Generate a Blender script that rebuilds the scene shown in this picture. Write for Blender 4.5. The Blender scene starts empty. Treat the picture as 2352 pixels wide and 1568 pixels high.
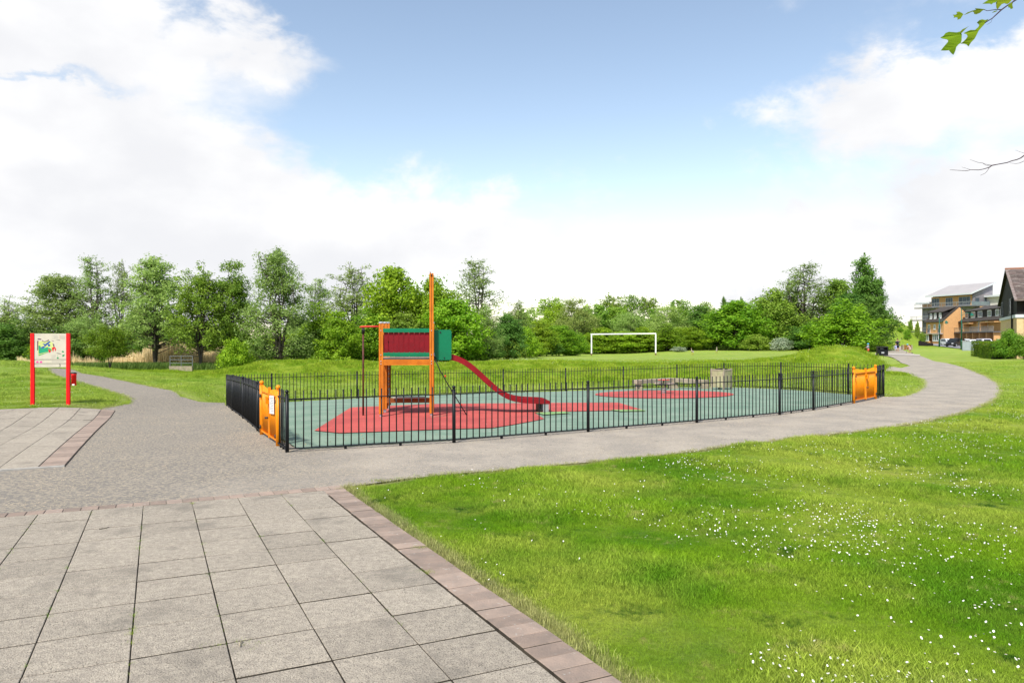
import bpy, bmesh, math, random
import numpy as np
from mathutils import Vector, Matrix, noise as mnoise
from mathutils.geometry import delaunay_2d_cdt
random.seed(7)
R = math.radians
S = bpy.context.scene
COL = S.collection
# ------------------------------------------------------------------ camera, sky, sun, exposure
F, H, CX, HC = 1640.0, 775.0, 1176.0, 1.75       # focal length and horizon row (in 2352 px wide photo), eye height
cam_d = bpy.data.cameras.new('camera'); cam = bpy.data.objects.new('camera', cam_d); COL.objects.link(cam)
cam.location = (0, 0, HC); cam.rotation_euler = (R(90), 0, 0)
cam_d.sensor_width = 36; cam_d.lens = 36*F/2352; cam_d.shift_y = -(784-H)/2352
cam_d.clip_start = .05; cam_d.clip_end = 6000
S.camera = cam
S.view_settings.view_transform = 'Standard'; S.view_settings.look = 'None'
S.view_settings.gamma = 1; S.view_settings.use_curve_mapping = False
S.view_settings.exposure = 0.6
SUN_EL, SUN_AZ = 52, 205                            # azimuth clockwise from +Y
W = bpy.data.worlds.new('World'); S.world = W; W.use_nodes = True

def build_world():
    nt = W.node_tree; N = nt.nodes; L = nt.links; N.clear()
    out = N.new('ShaderNodeOutputWorld'); bg = N.new('ShaderNodeBackground'); L.new(bg.outputs[0], out.inputs[0])
    bg.inputs['Strength'].default_value = 0.1
    sky = N.new('ShaderNodeTexSky'); sky.sky_type = 'NISHITA'; sky.sun_disc = False
    sky.sun_elevation = R(SUN_EL); sky.sun_rotation = R(SUN_AZ); sky.air_density = 1.0; sky.dust_density = 0.15; sky.ozone_density = 1.2
    tc = N.new('ShaderNodeTexCoord')
    def math_(op, a, b=None, clamp=False):
        m = N.new('ShaderNodeMath'); m.operation = op; m.use_clamp = clamp
        for i, q in enumerate((a, b)):
            if q is None: continue
            if isinstance(q, (int, float)): m.inputs[i].default_value = q
            else: L.new(q, m.inputs[i])
        return m.outputs[0]
    def vmath(op, a, b):
        m = N.new('ShaderNodeVectorMath'); m.operation = op
        for i, q in enumerate((a, b)):
            if isinstance(q, tuple): m.inputs[i].default_value = q
            elif q is not None: L.new(q, m.inputs[i])
        return m
    d = tc.outputs['Generated']
    # flow distortion
    def noise(vec, scale, detail, rough, dist=0.0):
        n = N.new('ShaderNodeTexNoise'); n.inputs['Scale'].default_value = scale; n.inputs['Detail'].default_value = detail
        n.inputs['Roughness'].default_value = rough; n.inputs['Distortion'].default_value = dist; L.new(vec, n.inputs['Vector']); return n
    st = vmath('MULTIPLY', d, (1, 1, 1.7)).outputs[0]
    n1 = noise(st, 3.2, 9, .56, .35)
    n2 = noise(vmath('ADD', st, (3.1, 1.7, 4.2)).outputs[0], 9, 6, .6, .2)
    wob = vmath('SCALE', vmath('SUBTRACT', n2.outputs['Color'], (.5, .5, .5)).outputs[0], None); wob.inputs['Scale'].default_value = .14
    p = vmath('ADD', d, wob.outputs[0]).outputs[0]
    dens = math_('MULTIPLY', math_('SUBTRACT', n1.outputs['Fac'], .5), 2.6)
    dens = math_('ADD', dens, math_('MULTIPLY', math_('SUBTRACT', n2.outputs['Fac'], .5), .8))
    # cloud banks (column, row in the photo, half sizes, weight)
    banks = [(180, 380, 430, 230, 1.25), (560, 470, 260, 130, .7), (250, 60, 430, 85, .75), (620, 110, 140, 50, .4), (100, 600, 700, 160, 1.0),
             (1080, 540, 260, 95, 1.05), (1500, 690, 700, 45, .3), (2030, 270, 330, 150, .33), (2120, 190, 240, 85, .62), (1760, 250, 180, 55, .45), (1900, 330, 160, 60, .3),
             (2350, 400, 190, 110, .95), (1950, 500, 300, 90, .28), (2260, 590, 330, 90, .6),
             (1150, 60, 480, 190, -.85), (1280, 300, 420, 120, -.6), (2240, 70, 200, 60, -.55), (2150, 330, 200, 40, -.2),(800, 350, 110, 120, -.45), (1560, 480, 230, 80, -.25), (70, 160, 160, 22, -.55)]
    for u, v, su, sv, w in banks:
        dv = Vector(((u-CX)/F, 1, (H-v)/F)); ln = dv.length; dv.normalize()
        q = vmath('MULTIPLY', vmath('SUBTRACT', p, tuple(dv)).outputs[0], (F*ln/su, .35, F*ln/sv)).outputs[0]
        dd = N.new('ShaderNodeVectorMath'); dd.operation = 'DOT_PRODUCT'; L.new(q, dd.inputs[0]); L.new(q, dd.inputs[1])
        e = math_('EXPONENT', math_('MULTIPLY', dd.outputs['Value'], -1.0))
        dens = math_('ADD', dens, math_('MULTIPLY', e, w))
    sep = N.new('ShaderNodeSeparateXYZ'); L.new(d, sep.inputs[0])
    mr = N.new('ShaderNodeMapRange'); mr.interpolation_type = 'SMOOTHSTEP'
    L.new(dens, mr.inputs[0]); mr.inputs[1].default_value = -.10; mr.inputs[2].default_value = .62
    hz = N.new('ShaderNodeMapRange'); hz.interpolation_type = 'SMOOTHSTEP'; L.new(sep.outputs['Z'], hz.inputs[0])
    hz.inputs[1].default_value = .24; hz.inputs[2].default_value = -.02; hz.inputs[3].default_value = 0; hz.inputs[4].default_value = 1
    cov = math_('MAXIMUM', mr.outputs[0], math_('MULTIPLY', hz.outputs[0], .55))
    # cloud brightness with soft grey bellies
    n3 = noise(vmath('ADD', st, (7, 2, 1)).outputs[0], 4.5, 6, .5)
    cr = N.new('ShaderNodeMix'); cr.data_type = 'RGBA'; cm = N.new('ShaderNodeMapRange'); cm.interpolation_type = 'SMOOTHSTEP'; L.new(n3.outputs['Fac'], cm.inputs[0]); cm.inputs[1].default_value = .36; cm.inputs[2].default_value = .6; L.new(cm.outputs[0], cr.inputs['Factor'])
    cr.inputs['A'].default_value = (5.95, 6.0, 6.2, 1); cr.inputs['B'].default_value = (6.9, 6.9, 6.95, 1)
    blue = N.new('ShaderNodeMix'); blue.data_type = 'RGBA'; blue.blend_type = 'MULTIPLY'; blue.inputs['Factor'].default_value = 1
    L.new(sky.outputs[0], blue.inputs['A']); blue.inputs['B'].default_value = (SKYM[0], SKYM[1], SKYM[2], 1)
    mx = N.new('ShaderNodeMix'); mx.data_type = 'RGBA'; L.new(cov, mx.inputs['Factor']); L.new(blue.outputs['Result'], mx.inputs['A']); L.new(cr.outputs['Result'], mx.inputs['B'])
    L.new(mx.outputs['Result'], bg.inputs['Color'])
SKYM = (1.82, 1.58, 1.36)
build_world()
sd = bpy.data.lights.new('sun', 'SUN'); sd.energy = 4.2; sd.angle = R(6); sd.color = (1, .95, .86)
so = bpy.data.objects.new('sun', sd); COL.objects.link(so)
_az, _el = R(SUN_AZ), R(SUN_EL)
sdir = Vector((math.sin(_az)*math.cos(_el), math.cos(_az)*math.cos(_el), math.sin(_el)))
so.rotation_euler = (-sdir).to_track_quat('-Z', 'Y').to_euler()

# ------------------------------------------------------------------ helpers
def rgba(c): return (c[0], c[1], c[2], 1)
MATS = {}
def mat(name, c1, c2=None, scale=3.0, rough=.6, metal=0.0, bump=0.0, bscale=60.0, speck=None, rand=0.0, coords='pos', detail=5, stain=None, spec=.25):
    """principled material: two colours mixed by noise, optional speckle colour, per-object variation and fine bump"""
    m = bpy.data.materials.new(name); m.use_nodes = True; nt = m.node_tree; N = nt.nodes; L = nt.links
    b = N['Principled BSDF']; b.inputs['Roughness'].default_value = rough; b.inputs['Specular IOR Level'].default_value = spec; b.inputs['Metallic'].default_value = metal
    if coords == 'pos': v = N.new('ShaderNodeNewGeometry').outputs['Position']
    else: v = N.new('ShaderNodeTexCoord').outputs['Object']
    def noise(s, d, r=.6):
        n = N.new('ShaderNodeTexNoise'); n.inputs['Scale'].default_value = s; n.inputs['Detail'].default_value = d; n.inputs['Roughness'].default_value = r
        L.new(v, n.inputs['Vector']); return n.outputs['Fac']
    def ramp(x, lo, hi):
        q = N.new('ShaderNodeMapRange'); q.interpolation_type = 'SMOOTHSTEP'; L.new(x, q.inputs[0]); q.inputs[1].default_value = lo; q.inputs[2].default_value = hi; return q.outputs[0]
    def mix(f, a, b_, blend='MIX'):
        q = N.new('ShaderNodeMix'); q.data_type = 'RGBA'; q.blend_type = blend
        if isinstance(f, float): q.inputs['Factor'].default_value = f
        else: L.new(f, q.inputs['Factor'])
        for k, z in (('A', a), ('B', b_)):
            if isinstance(z, tuple): q.inputs[k].default_value = rgba(z)
            else: L.new(z, q.inputs[k])
        return q.outputs['Result']
    c2 = c2 or tuple(x*.8 for x in c1)
    col = mix(ramp(noise(scale, detail), .3, .7), tuple(c1), tuple(c2))
    if stain:     # (colour, scale, lo, hi)
        col = mix(ramp(noise(stain[1], 6, .65), stain[2], stain[3]), col, tuple(stain[0]))
    if speck:     # (colour, scale, lo, hi)
        col = mix(ramp(noise(speck[1], 2, .7), speck[2], speck[3]), col, tuple(speck[0]))
    if rand:
        oi = N.new('ShaderNodeObjectInfo'); q = N.new('ShaderNodeMapRange'); L.new(oi.outputs['Random'], q.inputs[0])
        q.inputs[3].default_value = 1-rand; q.inputs[4].default_value = 1+rand
        h = N.new('ShaderNodeHueSaturation'); L.new(q.outputs[0], h.inputs['Value']); L.new(col, h.inputs['Color']); col = h.outputs[0]
    L.new(col, b.inputs['Base Color'])
    if bump:
        bn = N.new('ShaderNodeBump'); bn.inputs['Strength'].default_value = bump; bn.inputs['Distance'].default_value = .02
        L.new(noise(bscale, 4), bn.inputs['Height']); L.new(bn.outputs[0], b.inputs['Normal'])
    MATS[name] = m; return m

class MB:
    """collects shapes; build() links them as one mesh object"""
    def __init__(s): s.v = []; s.f = []; s.sm = []
    def add(s, vs, fs, smooth=False, M=None):
        o = len(s.v)
        s.v += [tuple(M @ Vector(v)) if M else tuple(v) for v in vs]
        s.f += [tuple(i+o for i in f) for f in fs]; s.sm += [smooth]*len(fs); return s
    def box(s, x0, x1, y0, y1, z0, z1, M=None, c=0.0):
        if not c:
            vs = [(x0,y0,z0),(x1,y0,z0),(x1,y1,z0),(x0,y1,z0),(x0,y0,z1),(x1,y0,z1),(x1,y1,z1),(x0,y1,z1)]
            fs = [(0,3,2,1),(4,5,6,7),(0,1,5,4),(1,2,6,5),(2,3,7,6),(3,0,4,7)]
        else:
            vs = [(x0,y0,z0),(x1,y0,z0),(x1,y1,z0),(x0,y1,z0),(x0,y0,z1-c),(x1,y0,z1-c),(x1,y1,z1-c),(x0,y1,z1-c),
                  (x0+c,y0+c,z1),(x1-c,y0+c,z1),(x1-c,y1-c,z1),(x0+c,y1-c,z1)]
            fs = [(0,3,2,1),(8,9,10,11),(0,1,5,4),(1,2,6,5),(2,3,7,6),(3,0,4,7),(4,5,9,8),(5,6,10,9),(6,7,11,10),(7,4,8,11)]
        return s.add(vs, fs, False, M)
    def tube(s, pts, rad, n=8, smooth=True, caps=True, M=None):
        pts = [Vector(p) for p in pts]
        if not hasattr(rad, '__len__'): rad = [rad]*len(pts)
        vs = []; fs = []; t0 = (pts[1]-pts[0]).normalized()
        up = Vector((0,0,1)) if abs(t0.z) < .9 else Vector((0,1,0))
        a = t0.cross(up).normalized()
        for i, p in enumerate(pts):
            t = (pts[min(i+1, len(pts)-1)]-pts[max(i-1, 0)])
            if t.length < 1e-9: t = t0
            t.normalize(); a = (a - t*a.dot(t)); a.normalize(); b = t.cross(a)
            for k in range(n):
                an = 2*math.pi*k/n; vs.append(p + (a*math.cos(an)+b*math.sin(an))*rad[i])
        for i in range(len(pts)-1):
            for k in range(n):
                k2 = (k+1) % n; fs.append((i*n+k, i*n+k2, (i+1)*n+k2, (i+1)*n+k))
        s.add(vs, fs, smooth, M)
        if caps:
            o = len(s.v)-len(vs); m = len(pts)-1
            s.f += [tuple(o+k for k in reversed(range(n))), tuple(o+m*n+k for k in range(n))]; s.sm += [False, False]
        return s
    def ball(s, c, r, nu=12, nv=8, M=None, sc=(1,1,1)):
        vs = [(c[0], c[1], c[2]-r*sc[2])]; fs = []
        for j in range(1, nv):
            ph = -math.pi/2+math.pi*j/nv
            for i in range(nu):
                th = 2*math.pi*i/nu; vs.append((c[0]+r*sc[0]*math.cos(ph)*math.cos(th), c[1]+r*sc[1]*math.cos(ph)*math.sin(th), c[2]+r*sc[2]*math.sin(ph)))
        vs.append((c[0], c[1], c[2]+r*sc[2])); last = len(vs)-1
        for i in range(nu):
            i2 = (i+1) % nu; fs.append((0, 1+i2, 1+i)); fs.append((last, last-nu+i, last-nu+i2))
            for j in range(nv-2): fs.append((1+j*nu+i, 1+j*nu+i2, 1+(j+1)*nu+i2, 1+(j+1)*nu+i))
        return s.add(vs, fs, True, M)
    def prism(s, poly, a, b, axis='y', M=None, smooth=False):
        """poly in the plane normal to axis, extruded from a to b. axis y: poly=(x,z); z: (x,y); x: (y,z)"""
        def P(p, t): return (p[0], t, p[1]) if axis == 'y' else ((p[0], p[1], t) if axis == 'z' else (t, p[0], p[1]))
        n = len(poly); vs = [P(p, a) for p in poly]+[P(p, b) for p in poly]
        fs = [tuple(range(n)), tuple(reversed(range(n, 2*n)))]+[(i, i+n, (i+1) % n+n, (i+1) % n) for i in range(n)]
        return s.add(vs, fs, smooth, M)
    def mesh(s, name, m):
        me = bpy.data.meshes.new(name); me.from_pydata(s.v, [], s.f); me.polygons.foreach_set('use_smooth', s.sm)
        if isinstance(m, (list, tuple)):
            for q in m: me.materials.append(q)
        elif m: me.materials.append(m)
        bm = bmesh.new(); bm.from_mesh(me); bmesh.ops.recalc_face_normals(bm, faces=bm.faces); bm.to_mesh(me); bm.free()
        return me
    def build(s, name, m, parent=None, loc=None): return obj(name, s.mesh(name, m), parent, loc)
def obj(name, me, parent=None, loc=None, rz=0):
    o = bpy.data.objects.new(name, me); COL.objects.link(o)
    if parent: o.parent = parent
    if loc is not None: o.location = loc
    if rz: o.rotation_euler = (0, 0, rz)
    return o
def tag(o, label, cat, group=None, kind=None):
    if label: o['label'] = label
    if cat: o['category'] = cat
    if group: o['group'] = group
    if kind: o['kind'] = kind
    return o
def thing(name, label, cat, loc=(0,0,0), rz=0, group=None):
    o = bpy.data.objects.new(name, None); COL.objects.link(o); o.location = loc; o.rotation_euler = (0, 0, rz); o.empty_display_size = .2
    return tag(o, label, cat, group)
def fastmesh(name, V, Q, m, k=4):
    """V (n,3), Q (m,k) index arrays"""
    me = bpy.data.meshes.new(name); V = np.ascontiguousarray(V, dtype=np.float32); Q = np.ascontiguousarray(Q, dtype=np.int32)
    me.vertices.add(len(V)); me.vertices.foreach_set('co', V.ravel())
    me.loops.add(Q.size); me.loops.foreach_set('vertex_index', Q.ravel())
    me.polygons.add(len(Q)); me.polygons.foreach_set('loop_start', np.arange(0, Q.size, k, dtype=np.int32))
    me.update(calc_edges=True); me.validate()
    if m: me.materials.append(m)
    return me

# ------------------------------------------------------------------ ground shape
def sstep(a, b, x):
    t = np.clip((x-a)/(b-a), 0, 1); return t*t*(3-2*t)
def G(x, y):
    x = np.asarray(x, float); y = np.asarray(y, float)
    t = .23-.0293*y; z = .5*(t+np.sqrt(t*t+4e-5)); z = np.where(y < 0, .23, z)
    n = (x+3.41)*(-.58)+(y-10.83)*.815
    z = z-.0023*np.clip(n, 0, 13)**2*(1-(1-sstep(-11.4, -9, x))*(1-sstep(24, 40, y)))
    z = z-.14*np.exp(-(((x-3.5)/6)**2+((y-29)/4.5)**2))
    z = z+.40*sstep(14, 24, x)*sstep(28, 50, y)
    # bank and sports field behind the playground
    fx = sstep(-17.5, -12, x)*(1-sstep(.40*y+2, .40*y+6, x))
    bank = .84*sstep(32.5, 37, y)
    fieldR = -.0175*np.clip(y-37, 0, 46)-.003*np.clip(y-83, 0, 60)
    fieldL = -np.minimum(.07*np.clip(y-38, 0, 100), .8)
    k = sstep(-6, 1, x)
    z = z+fx*(bank+k*fieldR+(1-k)*fieldL)
    z = z+fx*.05*np.sin(x*.55+1)*sstep(32, 36, y)*(1-sstep(40, 50, y))
    # small steep mound on the right, broad mound at left
    rx = np.where(x < 17.7, 2.8, 1.45)
    z = z+.72*np.exp(-(((x-17.7)/rx)**2+((y-38)/2.8)**2)**1.1)*(1+.07*np.sin(x*3.1+y)+.05*np.sin(x*7-y*3))
    z = z+.95*np.exp(-(((x+25)/6.5)**2+((y-32)/8)**2))
    # hill beyond the path
    ang = sstep(.40, .50, x/np.maximum(y, 1))*(1-sstep(-6, 6, x-(.585*y-6)))
    z = z+ang*7.2*sstep(112, 205, y)
    z = z+.3*sstep(110, 150, y)*sstep(60, 80, x)
    return z
def g(x, y): return float(G(x, y))
def P(u, v, d): return Vector(((u-CX)/F*d, d, HC-(v-H)/F*d))
def gp(u, v, dmin=2.0, dmax=400):
    """first hit of the line of sight through (u, v) with the ground"""
    ds = np.geomspace(dmin, dmax, 3000); xs = (u-CX)/F*ds; zs = HC-(v-H)/F*ds; diff = zs-G(xs, ds)
    i = np.argmax(diff < 0)
    if diff[i] >= 0: i = len(ds)-1
    return (xs[i], ds[i])
def gd(u, d):
    x = (u-CX)/F*d; return Vector((x, d, g(x, d)))
def uv(x, y, z): return (CX+F*x/y, H+F*(HC-z)/y)
def inpoly(X, Y, poly):
    X = np.asarray(X); Y = np.asarray(Y); ins = np.zeros(X.shape, bool); n = len(poly)
    for i in range(n):
        x1, y1 = poly[i]; x2, y2 = poly[(i+1) % n]
        if y1 == y2: continue
        c = ((y1 > Y) != (y2 > Y)) & (X < (x2-x1)*(Y-y1)/(y2-y1)+x1); ins ^= c
    return ins
def pdist(X, Y, poly):
    D = np.full(np.shape(X), 1e9); n = len(poly)
    for i in range(n):
        x1, y1 = poly[i]; x2, y2 = poly[(i+1) % n]; dx, dy = x2-x1, y2-y1; l2 = dx*dx+dy*dy+1e-12
        t = np.clip(((X-x1)*dx+(Y-y1)*dy)/l2, 0, 1); D = np.minimum(D, np.hypot(X-(x1+t*dx), Y-(y1+t*dy)))
    return D
def rough(poly, amp, step=.12, seed=0, skip=()):
    out = []; n = len(poly)
    for i in range(n):
        a = Vector(poly[i]); b = Vector(poly[(i+1) % n]); L_ = (b-a).length; dist = max((a.length+b.length)/2, 4)
        k = max(1, int(L_/(step*dist/8))); nrm = Vector((-(b-a).y, (b-a).x)).normalized() if L_ > 0 else Vector((0, 0))
        for j in range(k):
            p = a.lerp(b, j/k)
            if i not in skip:
                q = mnoise.noise(Vector((p.x*2.1, p.y*2.1, seed)))+.6*mnoise.noise(Vector((p.x*7, p.y*7, seed+9)))
                p = p+nrm*q*amp
            out.append((p.x, p.y))
    return out
def smooth_poly(pts, it=2, closed=True):
    for _ in range(it):
        q = []
        for i in range(len(pts) if closed else len(pts)-1):
            a = pts[i]; b = pts[(i+1) % len(pts)]
            q += [(a[0]*.75+b[0]*.25, a[1]*.75+b[1]*.25), (a[0]*.25+b[0]*.75, a[1]*.25+b[1]*.75)]
        pts = q
    return pts
def sheet(name, poly, off, m, label, cat, res=.035, thick=0.0):
    xs = [p[0] for p in poly]; ys = [p[1] for p in poly]
    pts = []; y = max(min(ys), .5)
    while y < max(ys):
        st = max(.12, res*y); xx = np.arange(min(xs), max(xs), st)+random.random()*st*.5
        ok = inpoly(xx, np.full_like(xx, y), poly)
        if ok.any():
            xo = xx[ok]; dd = pdist(xo, np.full_like(xo, y), poly); pts += [(a, y) for a, q in zip(xo, dd) if q > st*.35]
        y += st
    n = len(poly); vs = [Vector(p) for p in poly]+[Vector(p) for p in pts]
    r = delaunay_2d_cdt(vs, [(i, (i+1) % n) for i in range(n)], [list(range(n))], 1, 1e-5)
    X = np.array([v.x for v in r[0]]); Y = np.array([v.y for v in r[0]]); Z = G(X, Y)+off+np.clip((Y-25)*.0006, 0, .05)
    me = bpy.data.meshes.new(name); me.from_pydata(list(zip(X, Y, Z)), [], [tuple(f) for f in r[2]]); me.materials.append(m)
    bm = bmesh.new(); bm.from_mesh(me); bmesh.ops.recalc_face_normals(bm, faces=bm.faces)
    if sum(f.normal.z for f in bm.faces) < 0: bmesh.ops.reverse_faces(bm, faces=bm.faces)
    bm.to_mesh(me); bm.free(); me.polygons.foreach_set('use_smooth', [True]*len(me.polygons))
    return tag(obj(name, me), label, cat, kind='structure')
# ------------------------------------------------------------------ materials
def lawn_material(name, blades=False):
    m = bpy.data.materials.new(name); m.use_nodes = True; nt = m.node_tree; N = nt.nodes; L = nt.links; b = N['Principled BSDF']
    b.inputs['Roughness'].default_value = .75; b.inputs['Specular IOR Level'].default_value = .15
    v = N.new('ShaderNodeNewGeometry').outputs['Position']
    def noise(s, d, r=.6, vec=None):
        n = N.new('ShaderNodeTexNoise'); n.inputs['Scale'].default_value = s; n.inputs['Detail'].default_value = d; n.inputs['Roughness'].default_value = r
        L.new(vec or v, n.inputs['Vector']); return n.outputs['Fac']
    def ramp(x, lo, hi):
        q = N.new('ShaderNodeMapRange'); q.interpolation_type = 'SMOOTHSTEP'; L.new(x, q.inputs[0]); q.inputs[1].default_value = lo; q.inputs[2].default_value = hi; return q.outputs[0]
    def mix(f, a, b_):
        q = N.new('ShaderNodeMix'); q.data_type = 'RGBA'
        if isinstance(f, float): q.inputs['Factor'].default_value = f
        else: L.new(f, q.inputs['Factor'])
        for k, z in (('A', a), ('B', b_)):
            if isinstance(z, tuple): q.inputs[k].default_value = rgba(z)
            else: L.new(z, q.inputs[k])
        return q.outputs['Result']
    lush, mid, pale, straw = (.085, .215, .006), (.170, .30, .010), (.33, .395, .055), (.42, .37, .14)
    c = mix(ramp(noise(.8, 5, .6), .36, .62), lush, mid)
    c = mix(ramp(noise(.33, 4, .65), .40, .66), c, pale)
    c = mix(ramp(noise(1.3, 8, .8), .53, .66), c, (.035, .11, .006))
    c = mix(ramp(noise(3.7, 8, .8), .56, .70), c, (.34, .34, .09))
    c = mix(ramp(noise(2.1, 8, .75), .57, .74), c, straw)
    c = mix(ramp(noise(.05, 3, .6), .42, .62), c, mix(.5, c, pale))
    # steep bank faces and rough grass are a darker, longer green
    geo = N.new('ShaderNodeNewGeometry'); sp = N.new('ShaderNodeSeparateXYZ'); L.new(geo.outputs['Position'], sp.inputs[0])
    # worn dry verge of straw beside the paving (attribute painted from distance to the kerb line)
    at = N.new('ShaderNodeAttribute'); at.attribute_name = 'worn'; at.attribute_type = 'INSTANCER' if blades else 'GEOMETRY'
    c = mix(at.outputs['Fac'], c, (.38, .33, .17))
    at3 = N.new('ShaderNodeAttribute'); at3.attribute_name = 'mown'; at3.attribute_type = 'INSTANCER' if blades else 'GEOMETRY'
    c = mix(at3.outputs['Fac'], c, mix(ramp(noise(.7, 5, .7), .3, .7), (.25, .375, .045), (.37, .43, .09)))
    at2 = N.new('ShaderNodeAttribute'); at2.attribute_name = 'rank'; at2.attribute_type = 'INSTANCER' if blades else 'GEOMETRY'
    c = mix(at2.outputs['Fac'], c, mix(ramp(noise(1.6, 5, .7), .35, .65), (.15, .26, .008), (.28, .36, .03)))
    if blades:
        ti = N.new('ShaderNodeAttribute'); ti.attribute_name = 'tint'; ti.attribute_type = 'GEOMETRY'
        h = N.new('ShaderNodeHueSaturation'); q = N.new('ShaderNodeMapRange'); L.new(ti.outputs['Fac'], q.inputs[0]); q.inputs[3].default_value = .45; q.inputs[4].default_value = 1.7
        L.new(q.outputs[0], h.inputs['Value']); L.new(c, h.inputs['Color']); c = h.outputs[0]
        tr = N.new('ShaderNodeBsdfTranslucent'); L.new(c, tr.inputs[0]); ms = N.new('ShaderNodeMixShader'); ms.inputs[0].default_value = .3
        L.new(b.outputs[0], ms.inputs[1]); L.new(tr.outputs[0], ms.inputs[2]); L.new(ms.outputs[0], N['Material Output'].inputs[0])
    else:
        h = N.new('ShaderNodeHueSaturation'); h.inputs['Value'].default_value = 1.0
        f = N.new('ShaderNodeMapRange'); L.new(noise(34, 5, .75), f.inputs[0]); f.inputs[1].default_value = .3; f.inputs[2].default_value = .7; f.inputs[3].default_value = .62; f.inputs[4].default_value = 1.28
        L.new(f.outputs[0], h.inputs['Value']); L.new(c, h.inputs['Color']); c = h.outputs[0]
        bn = N.new('ShaderNodeBump'); bn.inputs['Strength'].default_value = .9; bn.inputs['Distance'].default_value = .06
        ad = N.new('ShaderNodeMath'); ad.operation = 'ADD'; L.new(noise(9, 6, .75), ad.inputs[0]); L.new(noise(60, 3, .7), ad.inputs[1]); L.new(ad.outputs[0], bn.inputs['Height'])
        L.new(bn.outputs[0], b.inputs['Normal'])
    L.new(c, b.inputs['Base Color']); return m
M_lawn = lawn_material('lawn_turf'); M_blade = lawn_material('grass_blade', True)
M_path = mat('worn_tarmac', (.345, .302, .250), (.245, .220, .190), 1.3, .95, bump=.6, bscale=60, speck=((.55, .45, .33), 60, .57, .68), stain=((.13, .122, .115), 15, .56, .70), detail=14)
def older_tarmac(m):
    """the older, darker gravelly tarmac laid between the paving, the sign and the near gate, with an uneven edge"""
    nt = m.node_tree; N = nt.nodes; L = nt.links; b = N['Principled BSDF']; src = b.inputs['Base Color'].links[0].from_socket
    geo = N.new('ShaderNodeNewGeometry'); sp = N.new('ShaderNodeSeparateXYZ'); L.new(geo.outputs['Position'], sp.inputs[0])
    def no(s, d): n = N.new('ShaderNodeTexNoise'); n.inputs['Scale'].default_value = s; n.inputs['Detail'].default_value = d; n.inputs['Roughness'].default_value = .7; L.new(geo.outputs['Position'], n.inputs['Vector']); return n.outputs['Fac']
    w = N.new('ShaderNodeMath'); w.operation = 'MULTIPLY_ADD'; L.new(no(.5, 6), w.inputs[0]); w.inputs[1].default_value = 7; L.new(sp.outputs['X'], w.inputs[2])
    r = N.new('ShaderNodeMapRange'); r.interpolation_type = 'SMOOTHSTEP'; L.new(w.outputs[0], r.inputs[0]); r.inputs[1].default_value = 2.2; r.inputs[2].default_value = -.8
    c = N.new('ShaderNodeMapRange'); c.interpolation_type = 'SMOOTHSTEP'; L.new(no(26, 3), c.inputs[0]); c.inputs[1].default_value = .42; c.inputs[2].default_value = .6
    g_ = N.new('ShaderNodeMix'); g_.data_type = 'RGBA'; L.new(c.outputs[0], g_.inputs['Factor']); g_.inputs['A'].default_value = (.135, .125, .115, 1); g_.inputs['B'].default_value = (.31, .265, .20, 1)
    f = N.new('ShaderNodeMath'); f.operation = 'MULTIPLY'; L.new(r.outputs[0], f.inputs[0]); f.inputs[1].default_value = .8
    o = N.new('ShaderNodeMix'); o.data_type = 'RGBA'; L.new(f.outputs[0], o.inputs['Factor']); L.new(src, o.inputs['A']); L.new(g_.outputs['Result'], o.inputs['B']); L.new(o.outputs['Result'], b.inputs['Base Color'])
older_tarmac(M_path)
M_slab = mat('concrete_slab', (.455, .395, .315), (.325, .282, .23), 22, .95, bump=.8, bscale=110, speck=((.15, .13, .105), 130, .52, .64), rand=.08, stain=((.25, .22, .18), 2.0, .5, .72), detail=12)
M_pave = mat('brown_paver', (.31, .232, .185), (.24, .188, .155), 9, .95, bump=.5, bscale=90, speck=((.36, .33, .29), 26, .64, .73), rand=.2, detail=9)
M_bed = mat('joint_sand', (.085, .07, .05), (.03, .026, .02), 9, 1)
M_gsurf = mat('green_rubber', (.145, .222, .165), (.21, .285, .215), 1.1, .9, bump=.4, bscale=120, speck=((.06, .12, .09), 60, .55, .72), stain=((.26, .31, .25), 1.7, .5, .78))
M_rsurf = mat('red_rubber', (.47, .085, .072), (.34, .060, .055), .9, .9, bump=.4, bscale=120, speck=((.5, .2, .18), 60, .6, .75), stain=((.36, .15, .13), 1.4, .6, .85))
M_lime = mat('lime_rubber', (.20, .34, .13), (.17, .30, .12), 2, .9)
M_black = mat('black_paint', (.004, .005, .007), (.007, .008, .010), 30, .45, stain=((.05, .05, .05), 14, .68, .8))
M_orange = mat('orange_paint', (.80, .26, .002), (.72, .21, .002), 8, .42, stain=((.45, .16, .03), 22, .66, .82))
M_rust = mat('worn_hinge', (.10, .06, .035), (.03, .03, .03), 30, .7)
M_wood_o = mat('orange_stained_wood', (.62, .19, .012), (.46, .13, .008), 5, .55, bump=.2, bscale=60, coords='obj', stain=((.40, .13, .02), 17, .6, .8))
M_wood_d = mat('brown_stained_wood_and_groove_shade', (.26, .085, .02), (.18, .05, .015), 6, .65)  # brown timber parts; also the painted shade in the tower's grooves
M_greenp = mat('green_board', (.002, .17, .075), (.003, .145, .065), 4, .45, stain=((.05, .3, .18), 25, .66, .82))
M_redp = mat('dark_red_board', (.20, .004, .010), (.15, .003, .008), 7, .55, stain=((.38, .08, .08), 40, .7, .82))
M_slide = mat('red_slide', (.24, .006, .012), (.18, .006, .01), 4, .4, stain=((.45, .12, .10), 20, .64, .85))
M_slidebed = mat('slide_steel', (.42, .12, .12), (.35, .10, .10), 4, .35)
M_deck = mat('grey_deck', (.36, .31, .26), (.28, .24, .2), 8, .8, bump=.3)
M_cap = mat('grey_cap', (.36, .37, .40), (.30, .31, .34), 6, .5)
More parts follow.
